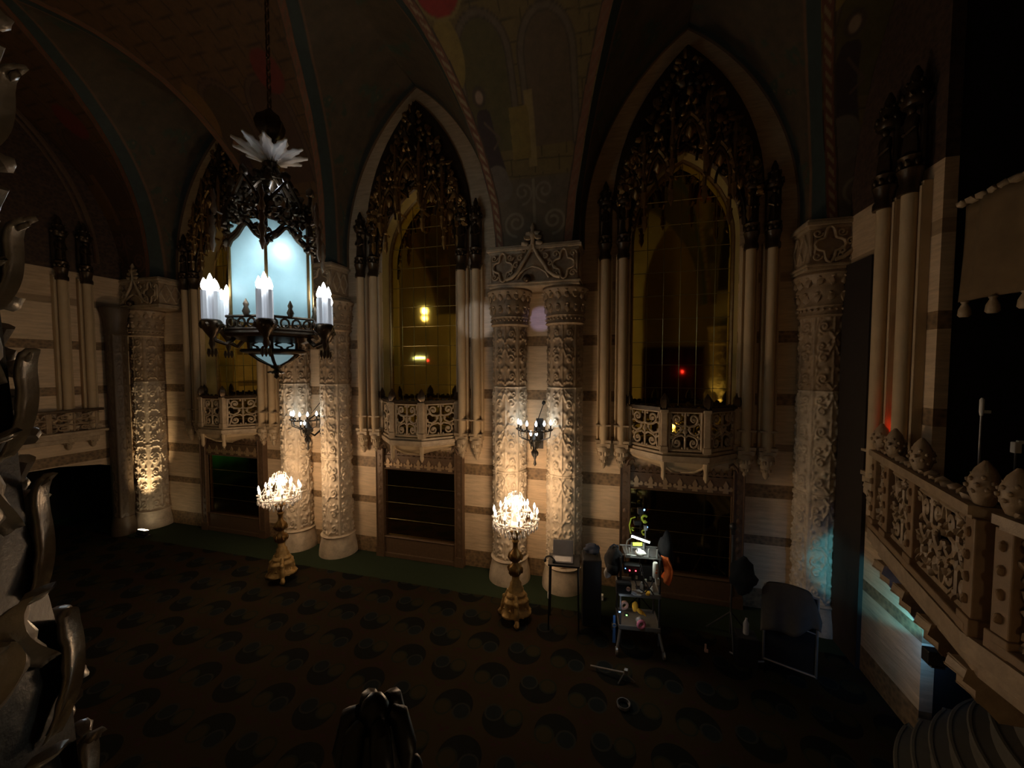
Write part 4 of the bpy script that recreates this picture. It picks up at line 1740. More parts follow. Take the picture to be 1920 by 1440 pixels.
# ================================================================== LIGHTS OF THE PLACE
# uplight on the floor at the left corner column
t = thing('floor_uplight', 'small black uplight on the floor at the foot of the left corner column', 'light', (-11.32, 6.60, 0), 0)
m = MB()
m.box((0, 0, .02), (.34, .14, .04))
for sg in (-1, 1):
    m.box((sg * .15, 0, .08), (.02, .05, .12))
m.build('bracket', 'black_plastic', t, bevel=.005)
m = MB()
M = Matrix.Translation((0, 0, .11)) @ Matrix.Rotation(-.25, 4, 'X')
m.box((0, 0, 0), (.27, .12, .10), M=M)
m.build('housing', 'black_plastic', t, bevel=.01)
m = MB()
m.box((0, 0, .054), (.24, .09, .008), M=M)
m.build('lens', glow('uplight_lens', (1, .8, .5), 14), t)
lamp('uplight', 'SPOT', (-.03, -.02, .24), 260, (1, .72, .40), .04, t, rot=aim((-11.35, 6.58, .24), (-11.74, 7.0, 1.75)), spot_size=.62, spot_blend=.8)

# ================================================================== GALLERY AND STAIR ON THE RIGHT
GA, GB, GC = Vector((3.14, 5.74, 0)), Vector((2.63, 3.63, 0)), Vector((2.72, 2.2, 0))
gp = [GA, GB, GC, Vector((2.72, .9, 0))]


def slab(mb, pts, back, z0, z1, off=0.0):
    a = [(p.x - off, p.y, z0) for p in pts] + [(b.x, b.y, z0) for b in back]
    b = [(p.x - off, p.y, z1) for p in pts] + [(q.x, q.y, z1) for q in back]
    n = len(a)
    mb.add(a + b, [tuple(range(n - 1, -1, -1)), tuple(range(n, 2 * n))] + [(i, (i + 1) % n, (i + 1) % n + n, i + n) for i in range(n)])


back = [Vector((3.26, .9, 0)), Vector((3.26, 5.15, 0)), Vector((3.26, 5.74, 0))]
t = thing('gallery_floor', 'brown moulded edge of the gallery floor under the balustrade on the right', 'gallery')
m = MB()
slab(m, gp, back, 2.06, 2.20, .10)
slab(m, gp, back, 1.98, 2.06, .05)
slab(m, gp, back, 1.86, 1.98, -.02)
m.build('moulding', 'gilt_brown_stone', t)
m = MB()
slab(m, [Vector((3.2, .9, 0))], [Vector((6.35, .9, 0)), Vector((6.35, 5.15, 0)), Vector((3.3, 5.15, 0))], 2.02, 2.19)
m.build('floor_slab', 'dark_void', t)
for k in range(4):
    p = GA.lerp(GB, .12 + .27 * k)
    m = MB()
    M = Matrix.Translation((p.x + .05, p.y, 0))
    m.prism([(-.08, 1.86), (-.10, 1.78), (-.02, 1.72), (-.02, 1.64), (.05, 1.58), (.12, 1.50), (.3, 1.50), (.3, 1.86)], -.09, .09, M=M)
    m.build('corbel', 'gilt_brown_stone', t, bevel=.012)


def make_balustrade(name, label, A, B, ts, closed_end=True):
    t = thing(name, label, 'balustrade', (0, 0, 0))
    d = B - A
    ang = math.atan2(d.y, d.x)
    zt = 2.20
    pos = [A.lerp(B, u) for u in ts]
    for p in pos:
        q = MB()
        M = Matrix.Translation((p.x, p.y, 0)) @ Matrix.Rotation(ang, 4, 'Z')
        q.box((0, 0, zt + .44), (.13, .13, .88), M=M)
        q.box((0, 0, zt + .06), (.17, .17, .14), M=M)
        for j in range(4):
            q.blob(M @ Vector((0, -.07, zt + .25 + .17 * j)), (.035, .025, .05), 1, jit=.5, seed=j)
            q.blob(M @ Vector((0, .07, zt + .25 + .17 * j)), (.035, .025, .05), 1, jit=.5, seed=j)
        po = q.build('post', 'balustrade_stone', t, bevel=.012)
        f = MB()
        f.lathe([(.05, zt + .98), (.07, zt + 1.03), (.09, zt + 1.10), (.085, zt + 1.17), (.055, zt + 1.25), (.012, zt + 1.31)], 10, (p.x, p.y, 0))
        for j in range(30):
            a = j * 2.4
            u = j / 29
            rr_ = .10 * math.sin(PI * (.25 + .7 * u))
            f.blob((p.x + rr_ * .93 * math.cos(a), p.y + rr_ * .93 * math.sin(a), zt + 1.06 + .19 * u), (.018, .018, .02), 1)
        f.build('pinecone_finial', 'gilt_brown_stone', po, True)
    for a, b in zip(pos[:-1], pos[1:]):
        q = MB()
        w = (b - a).length - .14
        c = (a + b) / 2
        M = Matrix.Translation((c.x, c.y, zt + .1)) @ Matrix.Rotation(ang, 4, 'Z')
        n = 2 if w > .55 else 1
        for k in range(n):
            M2 = M @ Matrix.Translation((-w / 2 + w / n * (k + .5), 0, 0))
            scroll_set(q, w / n - .02, .72, M2, .024)
            for i in range(26):
                q.blob(M2 @ Vector(((rnd.random() - .5) * w / n, 0, rnd.random() * .72)), (.05, .025, .04), 1, jit=.7, seed=i)
        for zz in (0, .72):
            q.tube([(-w / 2, 0, zz), (w / 2, 0, zz)], .03, 6, M=M)
        q.build('pierced_panel', 'gilt_brown_stone', t, True)
    r = MB()
    c = (pos[0] + pos[-1]) / 2
    L = (pos[-1] - pos[0]).length
    M = Matrix.Translation((c.x, c.y, 0)) @ Matrix.Rotation(ang, 4, 'Z')
    r.box((0, 0, zt + .94), (L + .1, .20, .07), M=M)
    r.box((0, 0, zt + .89), (L + .06, .14, .04), M=M)
    n = int(L / .11)
    for i in range(n):
        r.blob(M @ Vector((-L / 2 + (i + .5) * L / n, 0, zt + .995)), (.06, .05, .04), 1, jit=.5, seed=i)
    r.build('handrail', 'gilt_brown_stone', t, True)
    b = MB()
    b.box((0, 0, zt + .04), (L + .08, .18, .07), M=M)
    b.build('bottom_rail', 'balustrade_stone', t, bevel=.012)
    return t


make_balustrade('stone_balustrade', 'carved stone balustrade with pinecone finials along the gallery on the right', GA, GB, (0.02, .21, .52, 1.0))
make_balustrade('stone_balustrade', 'nearest stretch of carved balustrade at the right edge beyond the double post', GB + Vector((.02, -.22, 0)), GC, (.0, .5, 1.0))

# curved stone steps below the gallery
t = thing('stone_steps', 'dark curved stone steps rising under the gallery at the lower right', 'stairs', (4.2, 3.6, 0))
for k in range(8):
    m = MB()
    rx, ry = 1.66 - .115 * k, 2.0 - .13 * k
    z1 = .17 * (k + 1)
    arc = [(-rx * math.cos(a), ry * math.sin(a)) for a in [PI / 2 * i / 40 for i in range(41)]]
    arc = [(x, y) for x, y in arc if x < -.93 or y <= 1.5]
    if arc[-1][0] < -.5:
        arc += [(arc[-1][0], 1.5), (0, 1.5)]
    pts = [(0, -2.4), (-rx, -2.4)] + arc
    n = len(pts)
    a = [(x, y, z1 - .17) for x, y in pts]
    b = [(x, y, z1) for x, y in pts]
    tri = tessellate_polygon([[Vector((x, y, 0)) for x, y in pts]])
    m.add(a + b, [tuple(q) for q in tri] + [tuple(i + n for i in q) for q in tri] + [(i, (i + 1) % n, (i + 1) % n + n, i + n) for i in range(n)])
    m.tube([(x, y, z1 - .012) for x, y in pts[1:-1]], .02, 6)
    m.build('step', 'stair_stone', t)

# plaster valance over the gallery opening
t = thing('fringed_valance', 'tan fringed valance hanging over the dark gallery opening on the right', 'valance', (3.36, 4.0, 0))
m = MB()
rows = []
rr = random.Random(9)
ys = np.linspace(1.02, -1.6, 40)
for z in np.linspace(4.86, 5.82, 12):
    rows.append([(-.02 + .03 * math.sin(y * 9 + z * 2) + .012 * math.sin(y * 31), y, z) for y in ys])
m.grid(rows)
o = m.build('cloth', 'valance_cloth', t, True)
sd = o.modifiers.new('thick', 'SOLIDIFY')
sd.thickness = .05
m = MB()
for i in range(24):
    m.blob((-.03, 1.0 - i * .11, 5.84), (.05, .06, .04), 1, jit=.5, seed=i)
m.build('top_braid', 'tan_stone', t, True)
for i in range(9):
    q = MB()
    q.lathe([(.012, 4.87), (.03, 4.85), (.02, 4.83), (.04, 4.78), (.045, 4.72), (.03, 4.70)], 8, (-.02, .93 - i * .30, 0), lobes=8, lobe=.1)
    q.build('tassel', 'tan_stone', t, True)

# small stands inside the dark gallery
t = thing('microphone_stand', 'thin grey stand with a small white head in the dark gallery', 'stand', (3.55, 4.98, 2.19))
m = MB()
m.lathe([(.09, 0), (.09, .012), (.012, .02), (.009, 1.55)], 10)
m.build('pole', 'grey_metal', t, True)
m = MB()
m.lathe([(.012, 1.52), (.018, 1.56), (.018, 1.68), (.008, 1.70)], 10)
m.box((.03, 0, 1.56), (.07, .03, .03))
m.build('head', 'white_plastic', t, True)
t = thing('clamp_stand', 'short pale clamp on a thin pole farther along the dark gallery', 'stand', (3.5, 4.55, 2.19))
m = MB()
m.lathe([(.08, 0), (.08, .012), (.01, .02), (.008, 1.25)], 10)
m.build('pole', 'dark_metal', t, True)
m = MB()
m.box((0, 0, 1.28), (.05, .05, .10))
m.box((.03, 0, 1.33), (.05, .03, .03))
m.build('clamp', 'white_plastic', t, bevel=.006)

# coloured stage lights behind and below the balustrade
t = thing('red_uplight', 'small lamp between the right end colonnettes throwing red light up the wall', 'light', (3.24, 5.70, 3.20))
m = MB()
m.lathe([(.03, 0), (.035, .01), (.03, .06), (.034, .07)], 12)
m.build('housing', 'black_plastic', t, True)
m = MB()
m.lathe([(.028, .071), (.026, .074)], 12)
m.build('lens', 'red_led', t)
lamp('red_light', 'SPOT', (-.03, .0, .09), 9, (1, .06, .012), .02, t, rot=aim((3.21, 5.70, 3.29), (3.28, 5.70, 4.0)), spot_size=1.5, spot_blend=.9)
t = thing('blue_floodlight', 'small floodlight casting blue light on the wall under the gallery', 'light', (3.12, 4.75, 1.19))
m = MB()
m.box((0, 0, .09), (.16, .10, .14))
m.box((0, -.01, .01), (.12, .10, .02))
m.build('housing', 'black_plastic', t, bevel=.01)
m = MB()
m.box((.0, .052, .09), (.13, .006, .11))
m.build('lens', 'blue_led', t)
lamp('blue_light', 'SPOT', (0, .09, .12), 9, (.16, .5, 1), .06, t, rot=aim((3.12, 4.84, 1.31), (3.27, 5.9, .75)), spot_size=1.7, spot_blend=.9)
lamp('cyan_light', 'SPOT', (-.02, .09, .14), 60, (.12, .60, .78), .05, t, rot=aim((3.10, 4.84, 1.33), (3.54, 6.95, 1.15)), spot_size=.62, spot_blend=.45)

t = thing('added_green_curtain', 'green curtain added out of view in the passage to colour the left low mirror', 'curtain', (XL - 2.3, 3.9, 0))  # added out of view so the left low mirror reflects green
m = MB()
m.grid([[(.05 * math.sin(9 * y), y, z) for y in np.linspace(-1.2, 1.2, 60)] for z in (.02, 1.1, 2.15)])
o = m.build('cloth', 'green_cloth', t, True)
sd = o.modifiers.new('thick', 'SOLIDIFY')
sd.thickness = .02
m = MB()
m.tube([(0, -1.25, 2.15), (0, 1.25, 2.15)], .02, 8)
m.build('rail', 'dark_metal', t, True)
t = thing('passage_fill_lamp', 'small unseen lamp added in the passage to light the green curtain', 'lamp', (XL - 1.2, 3.4, 2.05))  # added lamp, never in view, only there to brighten the curtain's reflection
m = MB()
m.lathe([(.05, .0), (.06, .05), (.03, .15)], 12)
m.build('housing', 'black_plastic', t, True)
lamp('passage_fill_light', 'SPOT', (0, 0, -.03), 45, (.5, 1, .5), .05, t, rot=aim((XL - 1.2, 3.4, 2.02), (XL - 2.3, 3.9, .9)), spot_size=1.6, spot_blend=.7)

# ================================================================== CAMERA-SIDE MEZZANINE
t = thing('balcony_ledge', 'ledge of the near balcony below the photographer', 'balcony', (-4.4, .2, 0))
m = MB()
m.box((0, 0, 2.2), (15.4, .72, .18))
m.box((0, .02, 2.08), (15.4, .6, .06))
m.build('slab', 'tan_stone', t)
t = thing('newel_finial', 'black silhouetted crown-shaped finial of the near balcony at the bottom edge', 'finial', (-.375, .52, 2.25))
m = MB()
m.box((0, 0, .55), (.15, .15, 1.1), taper=1.0)
m.lathe([(.07, 1.1), (.075, 1.14), (.068, 1.2), (.06, 1.27), (.045, 1.33), (.035, 1.38)], 14)
m.build('newel', 'black_wood' if 'black_wood' in MATS else 'black_iron', t, True)
m = MB()
for i in range(6):
    a = 2 * PI * i / 6 + .3
    m.tube([(.04 * math.cos(a), .04 * math.sin(a), 1.26), (.05 * math.cos(a), .05 * math.sin(a), 1.33), (.038 * math.cos(a), .038 * math.sin(a), 1.385), (.026 * math.cos(a), .026 * math.sin(a), 1.39)], [.016, .018, .016, .011], 8)
m.blob((0, 0, 1.38), (.026, .026, .04), 2)
for i in range(7):
    a = 2 * PI * i / 7
    m.blob((.064 * math.cos(a), .064 * math.sin(a), 1.25), (.018, .018, .024), 2, jit=.3, seed=i)
m.build('crown', 'black_iron', t, True)
m = MB()
for sg in (-1, 1):
    m.tube([(sg * .08, 0, .95), (sg * .5, 0, .95)], .035, 6)
for i in range(4):
    m.blob((-.085 - .05 * i, .01, 1.14 - .025 * i), (.035, .04, .03), 2, jit=.4, seed=i)
m.build('rail_leaf', 'silver_leaf', t, True)

t = thing('gilded_pillar', 'gilded openwork pillar of twisting acanthus leaves at the left edge', 'pillar', (-.995, .29, 2.29))
m = MB()
prof = [(.17, 0), (.17, .1), (.14, .2), (.145, 1.2), (.14, 1.36), (.125, 1.5), (.105, 1.66), (.10, 1.8), (.092, 2.0), (.088, 2.3), (.092, 2.6), (.10, 3.2), (.10, 4.05)]
m.lathe(prof, 16, lobes=5, lobe=.08)
m.build('core', 'black_iron', t, True)
rr = random.Random(21)


def pillar_r(z):
    for (r0, z0), (r1, z1) in zip(prof[:-1], prof[1:]):
        if z0 <= z <= z1 and z1 > z0:
            return r0 + (r1 - r0) * (z - z0) / (z1 - z0)
    return .06


def leaf_blade(q, a, z0, ln, curl, wid, lean):
    """acanthus blade hugging the core, ribbed, with its tip curling outward"""
    rows = []
    n = 14
    for j in range(n):
        u = j / (n - 1)
        r = pillar_r(min(4.0, max(0.0, z0 + ln * u))) + .012 + .02 * math.sin(PI * u * .8) + curl * max(0, u - .7) ** 1.5 * 4
        zc = z0 + ln * u - curl * max(0, u - .82) * 4
        w = wid * (math.sin(PI * (u * .93 + .05)) ** .7) * (1 + .16 * math.cos(u * 26))
        ac = a + lean * math.sin(u * 2.6)
        row = []
        for k in range(7):
            v = k / 3 - 1
            aa = ac + v * w / max(.05, r)
            rr_ = r - .018 * v * v + .006 * math.cos(v * 7)
            row.append((rr_ * math.cos(aa), rr_ * math.sin(aa), zc - .01 * abs(v)))
        rows.append(row)
    q.grid(rows)


for k in range(48):
    z = 1.05 + k * .038
    a = (-.1, .75, -.85)[k % 3] + .3 * (rr.random() - .5)
    q = MB()
    leaf_blade(q, a, z, .15 + .06 * rr.random(), .02 + .02 * rr.random(), .022 + .012 * rr.random(), .5 * (1 if k % 2 else -1))
    o = q.build('acanthus_leaf', 'foreground_gilding', t, True)
    sd = o.modifiers.new('thick', 'SOLIDIFY')
    sd.thickness = .007
    if k % 3 == 1:
        q = MB()
        r = pillar_r(z) + .022
        b_ = a + .8
        q.blob((r * math.cos(b_), r * math.sin(b_), z + .02), (.02, .02, .015), 2, jit=.5, seed=k)
        q.blob((r * math.cos(b_ + .2), r * math.sin(b_ + .2), z + .045), (.013, .013, .013), 2, jit=.4, seed=k + 1)
        q.tube([(r * math.cos(b_ + u * .5), r * math.sin(b_ + u * .5), z - .02 - .09 * u) for u in (0, .3, .6, 1)], [.012, .009, .012, .004], 7)
        q.build('scroll_knob', 'foreground_gilding', t, True)

# lamps and fixtures on the camera's side, seen only in the mirrors, save the added balustrade lamp
def pendant(name, label, loc, power, stem=1.2):
    t = thing(name, label, 'lamp', loc)
    m = MB()
    m.lathe([(.02, .22), (.03, .26), (.008, .30), (.008, stem)], 8)
    m.lathe([(.05, .18), (.16, .16), (.14, .20), (.05, .23)], 12)
    m.build('hanger', 'dark_bronze', t, True)
    g = MB()
    g.lathe([(.02, -.08), (.06, -.06), (.08, 0), (.07, .06), (.05, .16)], 14)
    g.build('globe', 'pendant_glow', t, True)
    lamp('pendant_light', 'POINT', (0, 0, -.3), power, (1, .72, .40), .12, t)


pendant('globe_pendant', 'warm globe pendant reflected in the middle tall mirror', (-8.62, -.7, 6.75), PENDANT_W, 3.8)
t = thing('tube_fixture', 'short white fluorescent tube reflected in the middle tall mirror', 'light', (-9.0, -.9, 4.62))
m = MB()
m.box((0, 0, .05), (.8, .08, .05))
m.box((0, -.4, .0), (.05, .8, .03))
m.build('housing', 'dark_metal', t)
m = MB()
m.tube([(-.27, .03, 0), (.27, .03, 0)], .022, 8)
m.build('tube', 'tube_light', t, True)
t = thing('red_beacon', 'tiny red signal lamp reflected beside the white tube in the middle mirror', 'light', (-8.42, -.6, 4.5))
m = MB()
m.lathe([(.03, -.05), (.03, .05), (.01, .06), (.01, 2.0)], 8)
m.build('housing', 'black_plastic', t)
m = MB()
m.blob((0, .03, 0), (.03, .03, .03), 2)
m.build('lens', 'red_led', t, True)
t = thing('balustrade_fill_lamp', 'unseen lamp added under the near balcony to light the right balustrade', 'lamp', (1.9, .70, 1.75))  # added fill for the balustrade, set low where no mirror shows it
m = MB()
m.box((0, -.16, 0), (.06, .32, .05))
m.lathe([(.05, -.12), (.10, -.10), (.13, .06), (.12, .08)], 14)
m.build('shade', 'dark_bronze', t, True)
m = MB()
m.blob((0, 0, .1), (.05, .05, .05), 2)
m.build('bulb', 'pendant_glow', t, True)
lamp('balustrade_fill_light', 'POINT', (0, .1, .35), 5, (1, .62, .32), .08, t)
dup(col0, (3.52, .30, 0), 0, 'carved column on the near side, seen glowing gold in the right tall mirror', 'carved columns of the long wall')
t = thing('gallery_uplight', 'uplight beside the near column reflected in the right tall mirror', 'light', (3.2, .75, 2.2))
m = MB()
m.lathe([(.05, 0), (.055, .02), (.05, .16), (.058, .17)], 12)
m.build('housing', 'black_plastic', t, True)
lamp('gallery_uplight_lamp', 'SPOT', (0, 0, .3), 60, (1, .74, .40), .04, t, rot=aim((3.2, .75, 2.5), (3.5, .4, 4.0)), spot_size=1.2, spot_blend=.9)
t = thing('red_curtain', 'dark red curtain in the near gallery, reflected in the right tall mirror', 'curtain', (2.3, -4.0, 2.3))
m = MB()
m.grid([[(x, .05 * math.sin(13 * x), z) for x in np.linspace(-1.5, 1.5, 80)] for z in (.03, 1.4, 2.8)])
o = m.build('cloth', 'red_panel', t, True)
sd = o.modifiers.new('thick', 'SOLIDIFY')
sd.thickness = .02
m = MB()
m.tube([(-1.55, 0, 2.8), (1.55, 0, 2.8)], .025, 8)
m.build('rail', 'dark_bronze', t, True)
t = thing('red_beacon', 'tiny orange red signal lamp reflected low in the right tall mirror', 'light', (2.85, -3.5, 2.3))
m = MB()
m.lathe([(.08, 0), (.08, .02), (.015, .03), (.012, 1.60), (.03, 1.62), (.03, 1.66)], 8)
m.build('stand', 'black_plastic', t)
m = MB()
m.blob((0, 0, 1.70), (.03, .03, .05), 2)
m.build('lens', 'red_led', t, True)
# spotlights of the mezzanine that throw the pale violet patches on the far wall
t = thing('mezzanine_spotlight', 'pair of small stage spotlights throwing violet patches behind the column pair', 'light', (-2.2, -1.1, 5.2))
m = MB()
m.box((0, 0, 0), (.18, .3, .18))
m.tube([(0, 0, .09), (0, 0, 5.4)], .015, 6)
m.build('housing', 'black_plastic', t)
lamp('violet_spot', 'SPOT', (.0, .18, 0), 760, (.50, .46, 1.0), .01, t, rot=aim((-2.2, -.92, 5.2), (-1.46, D, 5.14)), spot_size=.066, spot_blend=.6)
lamp('pale_spot', 'SPOT', (-.06, .18, 0), 520, (.80, .84, 1.0), .01, t, rot=aim((-2.26, -.92, 5.2), (-2.78, D, 5.14)), spot_size=.105, spot_blend=.6)

# ================================================================== EQUIPMENT ON THE FLOOR
CART = Vector((.33, 5.96, 0))
t = thing('equipment_cart', 'grey wheeled equipment cart loaded with lit gear before the right mirror', 'cart', CART, .12)
m = None
for z, w, d in ((.36, .58, .42), (.86, .58, .42)):
    m = MB()
    m.box((0, 0, z), (w, d, .025))
    for sg in (-1, 1):
        m.box((0, sg * (d / 2), z + .02), (w, .02, .065))
        m.box((sg * (w / 2), 0, z + .02), (.02, d, .065))
    m.build('shelf', 'grey_metal', t, bevel=.004)
m = MB()
m.box((.04, 0, 1.42), (.50, .36, .018))
for x in (-.2, -.08, .08, .2):
    m.tube([(x + .04, -.17, 1.41), (x + .04, -.17, 1.56)], .012, 8)
for y in (-.16, .16):
    m.tube([(-.25, y, 1.44), (.31, y, 1.44)], .012, 8)
m.build('top_plate', 'grey_metal', t, True)
for sx in (-1, 1):
    for sy in (-1, 1):
        q = MB()
        q.tube([(sx * .275, sy * .195, .14), (sx * .275, sy * .195, 1.42)], .016, 8)
        q.build('post', 'dark_metal', t, True)
        q = MB()
        q.tube([(sx * .275, sy * .195, .33), (sx * .30, sy * .23, .20), (sx * .32, sy * .26, .11)], [.022, .02, .018], 8)
        cs = q.build('leg', 'grey_metal', t, True)
        q = MB()
        M = Matrix.Translation((sx * .33, sy * .27, .055)) @ Matrix.Rotation(PI / 2, 4, 'Y')
        q.lathe([(.03, -.016), (.055, -.014), (.055, .014), (.03, .016)], 16, M=M)
        q.build('caster', 'grey_metal', cs, True)
CM = Matrix.Translation(CART) @ Matrix.Rotation(.12, 4, 'Z')


def on_cart(name, label, cat, p, rz=0.0):
    w = CM @ Vector(p)
    return thing(name, label, cat, w, .12 + rz)


def one(name, label, cat, p, fn, mat, rz=0.0, smooth=True, bevel=0.0, group=None, base=None):
    q = MB()
    fn(q)
    o = q.build(name, mat, None, smooth, bevel=bevel)
    o.location = (CM @ Vector(p)) if base is None else base
    o.rotation_euler = (0, 0, (.12 if base is None else 0) + rz)
    return tag(o, label, cat, group)


t = on_cart('work_light', 'lit white tube work light on a bent arm atop the cart', 'work light', (-.04, -.19, 1.43))
m = MB()
m.box((-.14, 0, .02), (.07, .06, .04))
m.tube([(-.14, 0, .03), (-.17, 0, .14), (-.15, 0, .24), (-.09, 0, .29), (-.02, 0, .285)], .008, 6)
m.build('arm', 'grey_metal', t, True)
m = MB()
M = Matrix.Translation((.04, 0, .275)) @ Matrix.Rotation(.30, 4, 'Y')
m.tube([(-.13, 0, 0), (.13, 0, 0)], .017, 10, M=M)
m.build('tube', 'tube_light', t, True)
m = MB()
m.box((0, .005, .022), (.28, .05, .01), M=M)
m.build('reflector', 'dark_metal', t)
lamp('work_light_lamp', 'POINT', (.04, -.06, .20), 3.2, (.90, 1, .84), .06, t)

one('lime_tape_strip', 'strip of lime yellow tape on the stand below the tube light', 'tape', (-.02, -.05, 1.565), lambda q: q.box((0, 0, 0), (.14, .02, .05)), 'lime_plastic', .1, False, .004)
one('monitor_yoke', 'pale metal yoke under the tube light', 'bracket', (-.01, -.02, 1.43), lambda q: [q.tube([(sg * .09, 0, 0), (sg * .085, 0, .14)], .014, 8) for sg in (-1, 1)] and q.box((0, 0, .07), (.18, .03, .02)), 'grey_metal')
one('white_bag', 'crumpled white plastic bag under the tube light', 'bag', (.0, -.15, 1.43), lambda q: q.blob((0, 0, .05), (.07, .05, .055), 2, jit=.5, seed=3), 'white_plastic')
one('paper_roll', 'white paper roll with red print hanging at the right of the cart', 'paper', (.20, -.245, 1.18), lambda q: q.lathe([(.035, 0), (.04, .02), (.038, .2), (.03, .22)], 10), 'paper', .2)
one('red_print', 'red printed patch on the hanging white paper roll', 'print', (.205, -.288, 1.27), lambda q: [q.box((0, 0, .0), (.028, .004, .02)), q.box((.005, 0, .04), (.018, .004, .018))], 'orange_cloth', .2, False)
t = on_cart('black_backpack', 'black backpack slung on the upper left of the cart', 'backpack', (-.36, -.06, 1.12))
m = MB()
m.blob((0, 0, .18), (.13, .13, .21), 3, jit=.25, seed=2)
m.blob((-.02, -.10, .1), (.10, .06, .11), 2, jit=.3, seed=5)
m.build('body', 'black_cloth', t, True)
m = MB()
m.tube([(.05, -.02, .33), (.06, -.02, .40), (.0, 0, .42), (-.06, 0, .37)], .014, 6)
m.build('strap', 'navy_cloth', t, True)
m = MB()
m.blob((-.10, -.08, .02), (.055, .03, .08), 2, jit=.4, seed=9)
m.build('side_flap', 'keyboard_grey', t, True)
t = on_cart('black_pouch', 'black zipped pouch hanging under the backpack on the cart', 'pouch', (-.24, -.24, .90))
m = MB()
m.box((0, 0, .1), (.22, .10, .18))
m.build('body', 'black_cloth', t, bevel=.03)
m = MB()
m.lathe([(.03, 0), (.032, .01), (.02, .014)], 12, M=Matrix.Translation((.06, -.055, .11)) @ Matrix.Rotation(PI / 2, 4, 'X'))
m.build('badge', 'skin_tape', t, True)
t = on_cart('orange_jacket', 'orange jacket draped on the right side of the cart', 'jacket', (.35, -.10, 1.06))
m = MB()
rows = []
for i in range(12):
    u = i / 11
    w = .05 + .07 * u
    rows.append([(.03 * math.sin(6 * v + 3 * u) + .04 * math.sin(PI * u) + w * .3 * math.cos(3 * v), -w + 2 * w * v, .36 - .36 * u) for v in [k / 9 for k in range(10)]])
m.grid(rows)
o = m.build('cloth', 'orange_cloth', t, True)
sd = o.modifiers.new('thick', 'SOLIDIFY')
sd.thickness = .018
one('dark_rain_cover', 'tall dark hood hanging behind the right of the cart', 'bag', (.42, .10, 1.20), lambda q: q.blob((0, 0, .20), (.11, .12, .30), 3, jit=.3, seed=8), 'black_cloth')
t = on_cart('wireless_receiver', 'black receiver with two red lamps on the cart', 'receiver', (-.12, -.17, 1.20))
m = MB()
m.box((0, 0, .06), (.22, .12, .12))
m.tube([(-.08, .03, .12), (-.09, .03, .26)], .006, 6)
m.tube([(.08, .03, .12), (.09, .03, .26)], .006, 6)
m.build('case', 'black_plastic', t, bevel=.008)
for x in (-.035, .05):
    m = MB()
    m.blob((x, -.066, .05), (.009, .006, .009), 2)
    m.build('red_lamp', 'red_led', t, True)
m = MB()
m.blob((-.095, -.066, .075), (.006, .005, .006), 2)
m.build('violet_lamp', 'blue_led', t, True)
t = on_cart('field_monitor', 'black field monitor seen from behind at the middle of the cart', 'monitor', (.06, -.10, .90))
m = MB()
m.box((0, 0, .26), (.34, .05, .24))
m.box((0, .02, .26), (.26, .05, .17))
m.box((0, 0, .08), (.04, .04, .16))
m.box((0, 0, .012), (.2, .14, .025))
m.build('case', 'black_plastic', t, bevel=.01)
for i, (x, z, mt) in enumerate(((-.10, .20, 'white_plastic'), (-.02, .26, 'grey_metal'), (.03, .16, 'paper'), (.10, .20, 'grey_metal'), (-.06, .32, 'grey_metal'))):
    m = MB()
    m.box((x, -.03, z), (.028, .02, .05))
    m.build('connector', mt, t, bevel=.003)
spec = [('white_cup', 'white cup standing at the right end of the cart beside the orange jacket', 'cup', (.24, -.20, 1.06), [(.03, 0), (.036, .08), (.033, .085)], 'white_plastic'),
        ('tape_roll', 'pink tape roll on the lower shelf of the cart', 'tape', (.02, -.22, .40), None, 'pink_tape'),
        ('tape_roll', 'tan tape roll hung at the left of the lower shelf', 'tape', (-.20, -.05, .56), None, 'skin_tape'),
        ('lens_cap', 'yellow lens cap on the middle shelf of the cart', 'cap', (.10, -.22, .91), [(.035, 0), (.04, .01), (.04, .03), (.03, .04)], 'yellow_cloth'),
        ('spray_can', 'slim pale spray can on the middle shelf of the cart', 'can', (.02, -.20, .91), [(.024, 0), (.026, .01), (.026, .12), (.014, .14), (.012, .165)], 'keyboard_grey'),
        ('white_cap_bottle', 'small white capped bottle beside the spray can', 'bottle', (.16, -.20, .91), [(.022, 0), (.024, .01), (.024, .07), (.012, .085), (.014, .11)], 'white_plastic')]
for nm, lab, cat, p, pr, mt in spec:
    if pr is None:
        one(nm, lab, cat, p, lambda q: q.tube([(.05 * math.cos(2 * PI * i / 16), 0, .05 + .05 * math.sin(2 * PI * i / 16)) for i in range(16)], .022, 8, closed=True), mt, .3)
    else:
        one(nm, lab, cat, p, lambda q: q.lathe(pr, 14), mt)
one('yellow_glove', 'yellow work glove on the lower shelf of the cart', 'glove', (-.06, -.16, .60),
    lambda q: [q.blob((0, 0, .07), (.045, .02, .08), 2, jit=.3, seed=1), q.blob((.07, 0, .01), (.07, .025, .035), 2, rot=Matrix.Rotation(.7, 3, 'Y'), jit=.3, seed=2)] + [q.tube([(.09 + .012 * k, .0, .0), (.13 + .01 * k, -.01, -.03 - .008 * k)], .011, 6) for k in range(3)], 'yellow_cloth')
one('grey_rag', 'grey rag on the edge of the middle shelf of the cart', 'cloth', (-.03, -.22, .90), lambda q: q.blob((0, 0, .02), (.10, .05, .035), 3, jit=.7, seed=6), 'keyboard_grey')
one('white_rag', 'pale rag below the yellow glove on the cart', 'cloth', (.0, -.18, .42), lambda q: q.blob((0, 0, .06), (.05, .03, .06), 2, jit=.7, seed=7), 'keyboard_grey')
t = on_cart('blue_strap', 'blue webbing strap with round buckle hanging at the left of the cart', 'strap', (-.36, -.20, .12))
m = MB()
m.box((0, 0, .21), (.045, .008, .42), taper=.7)
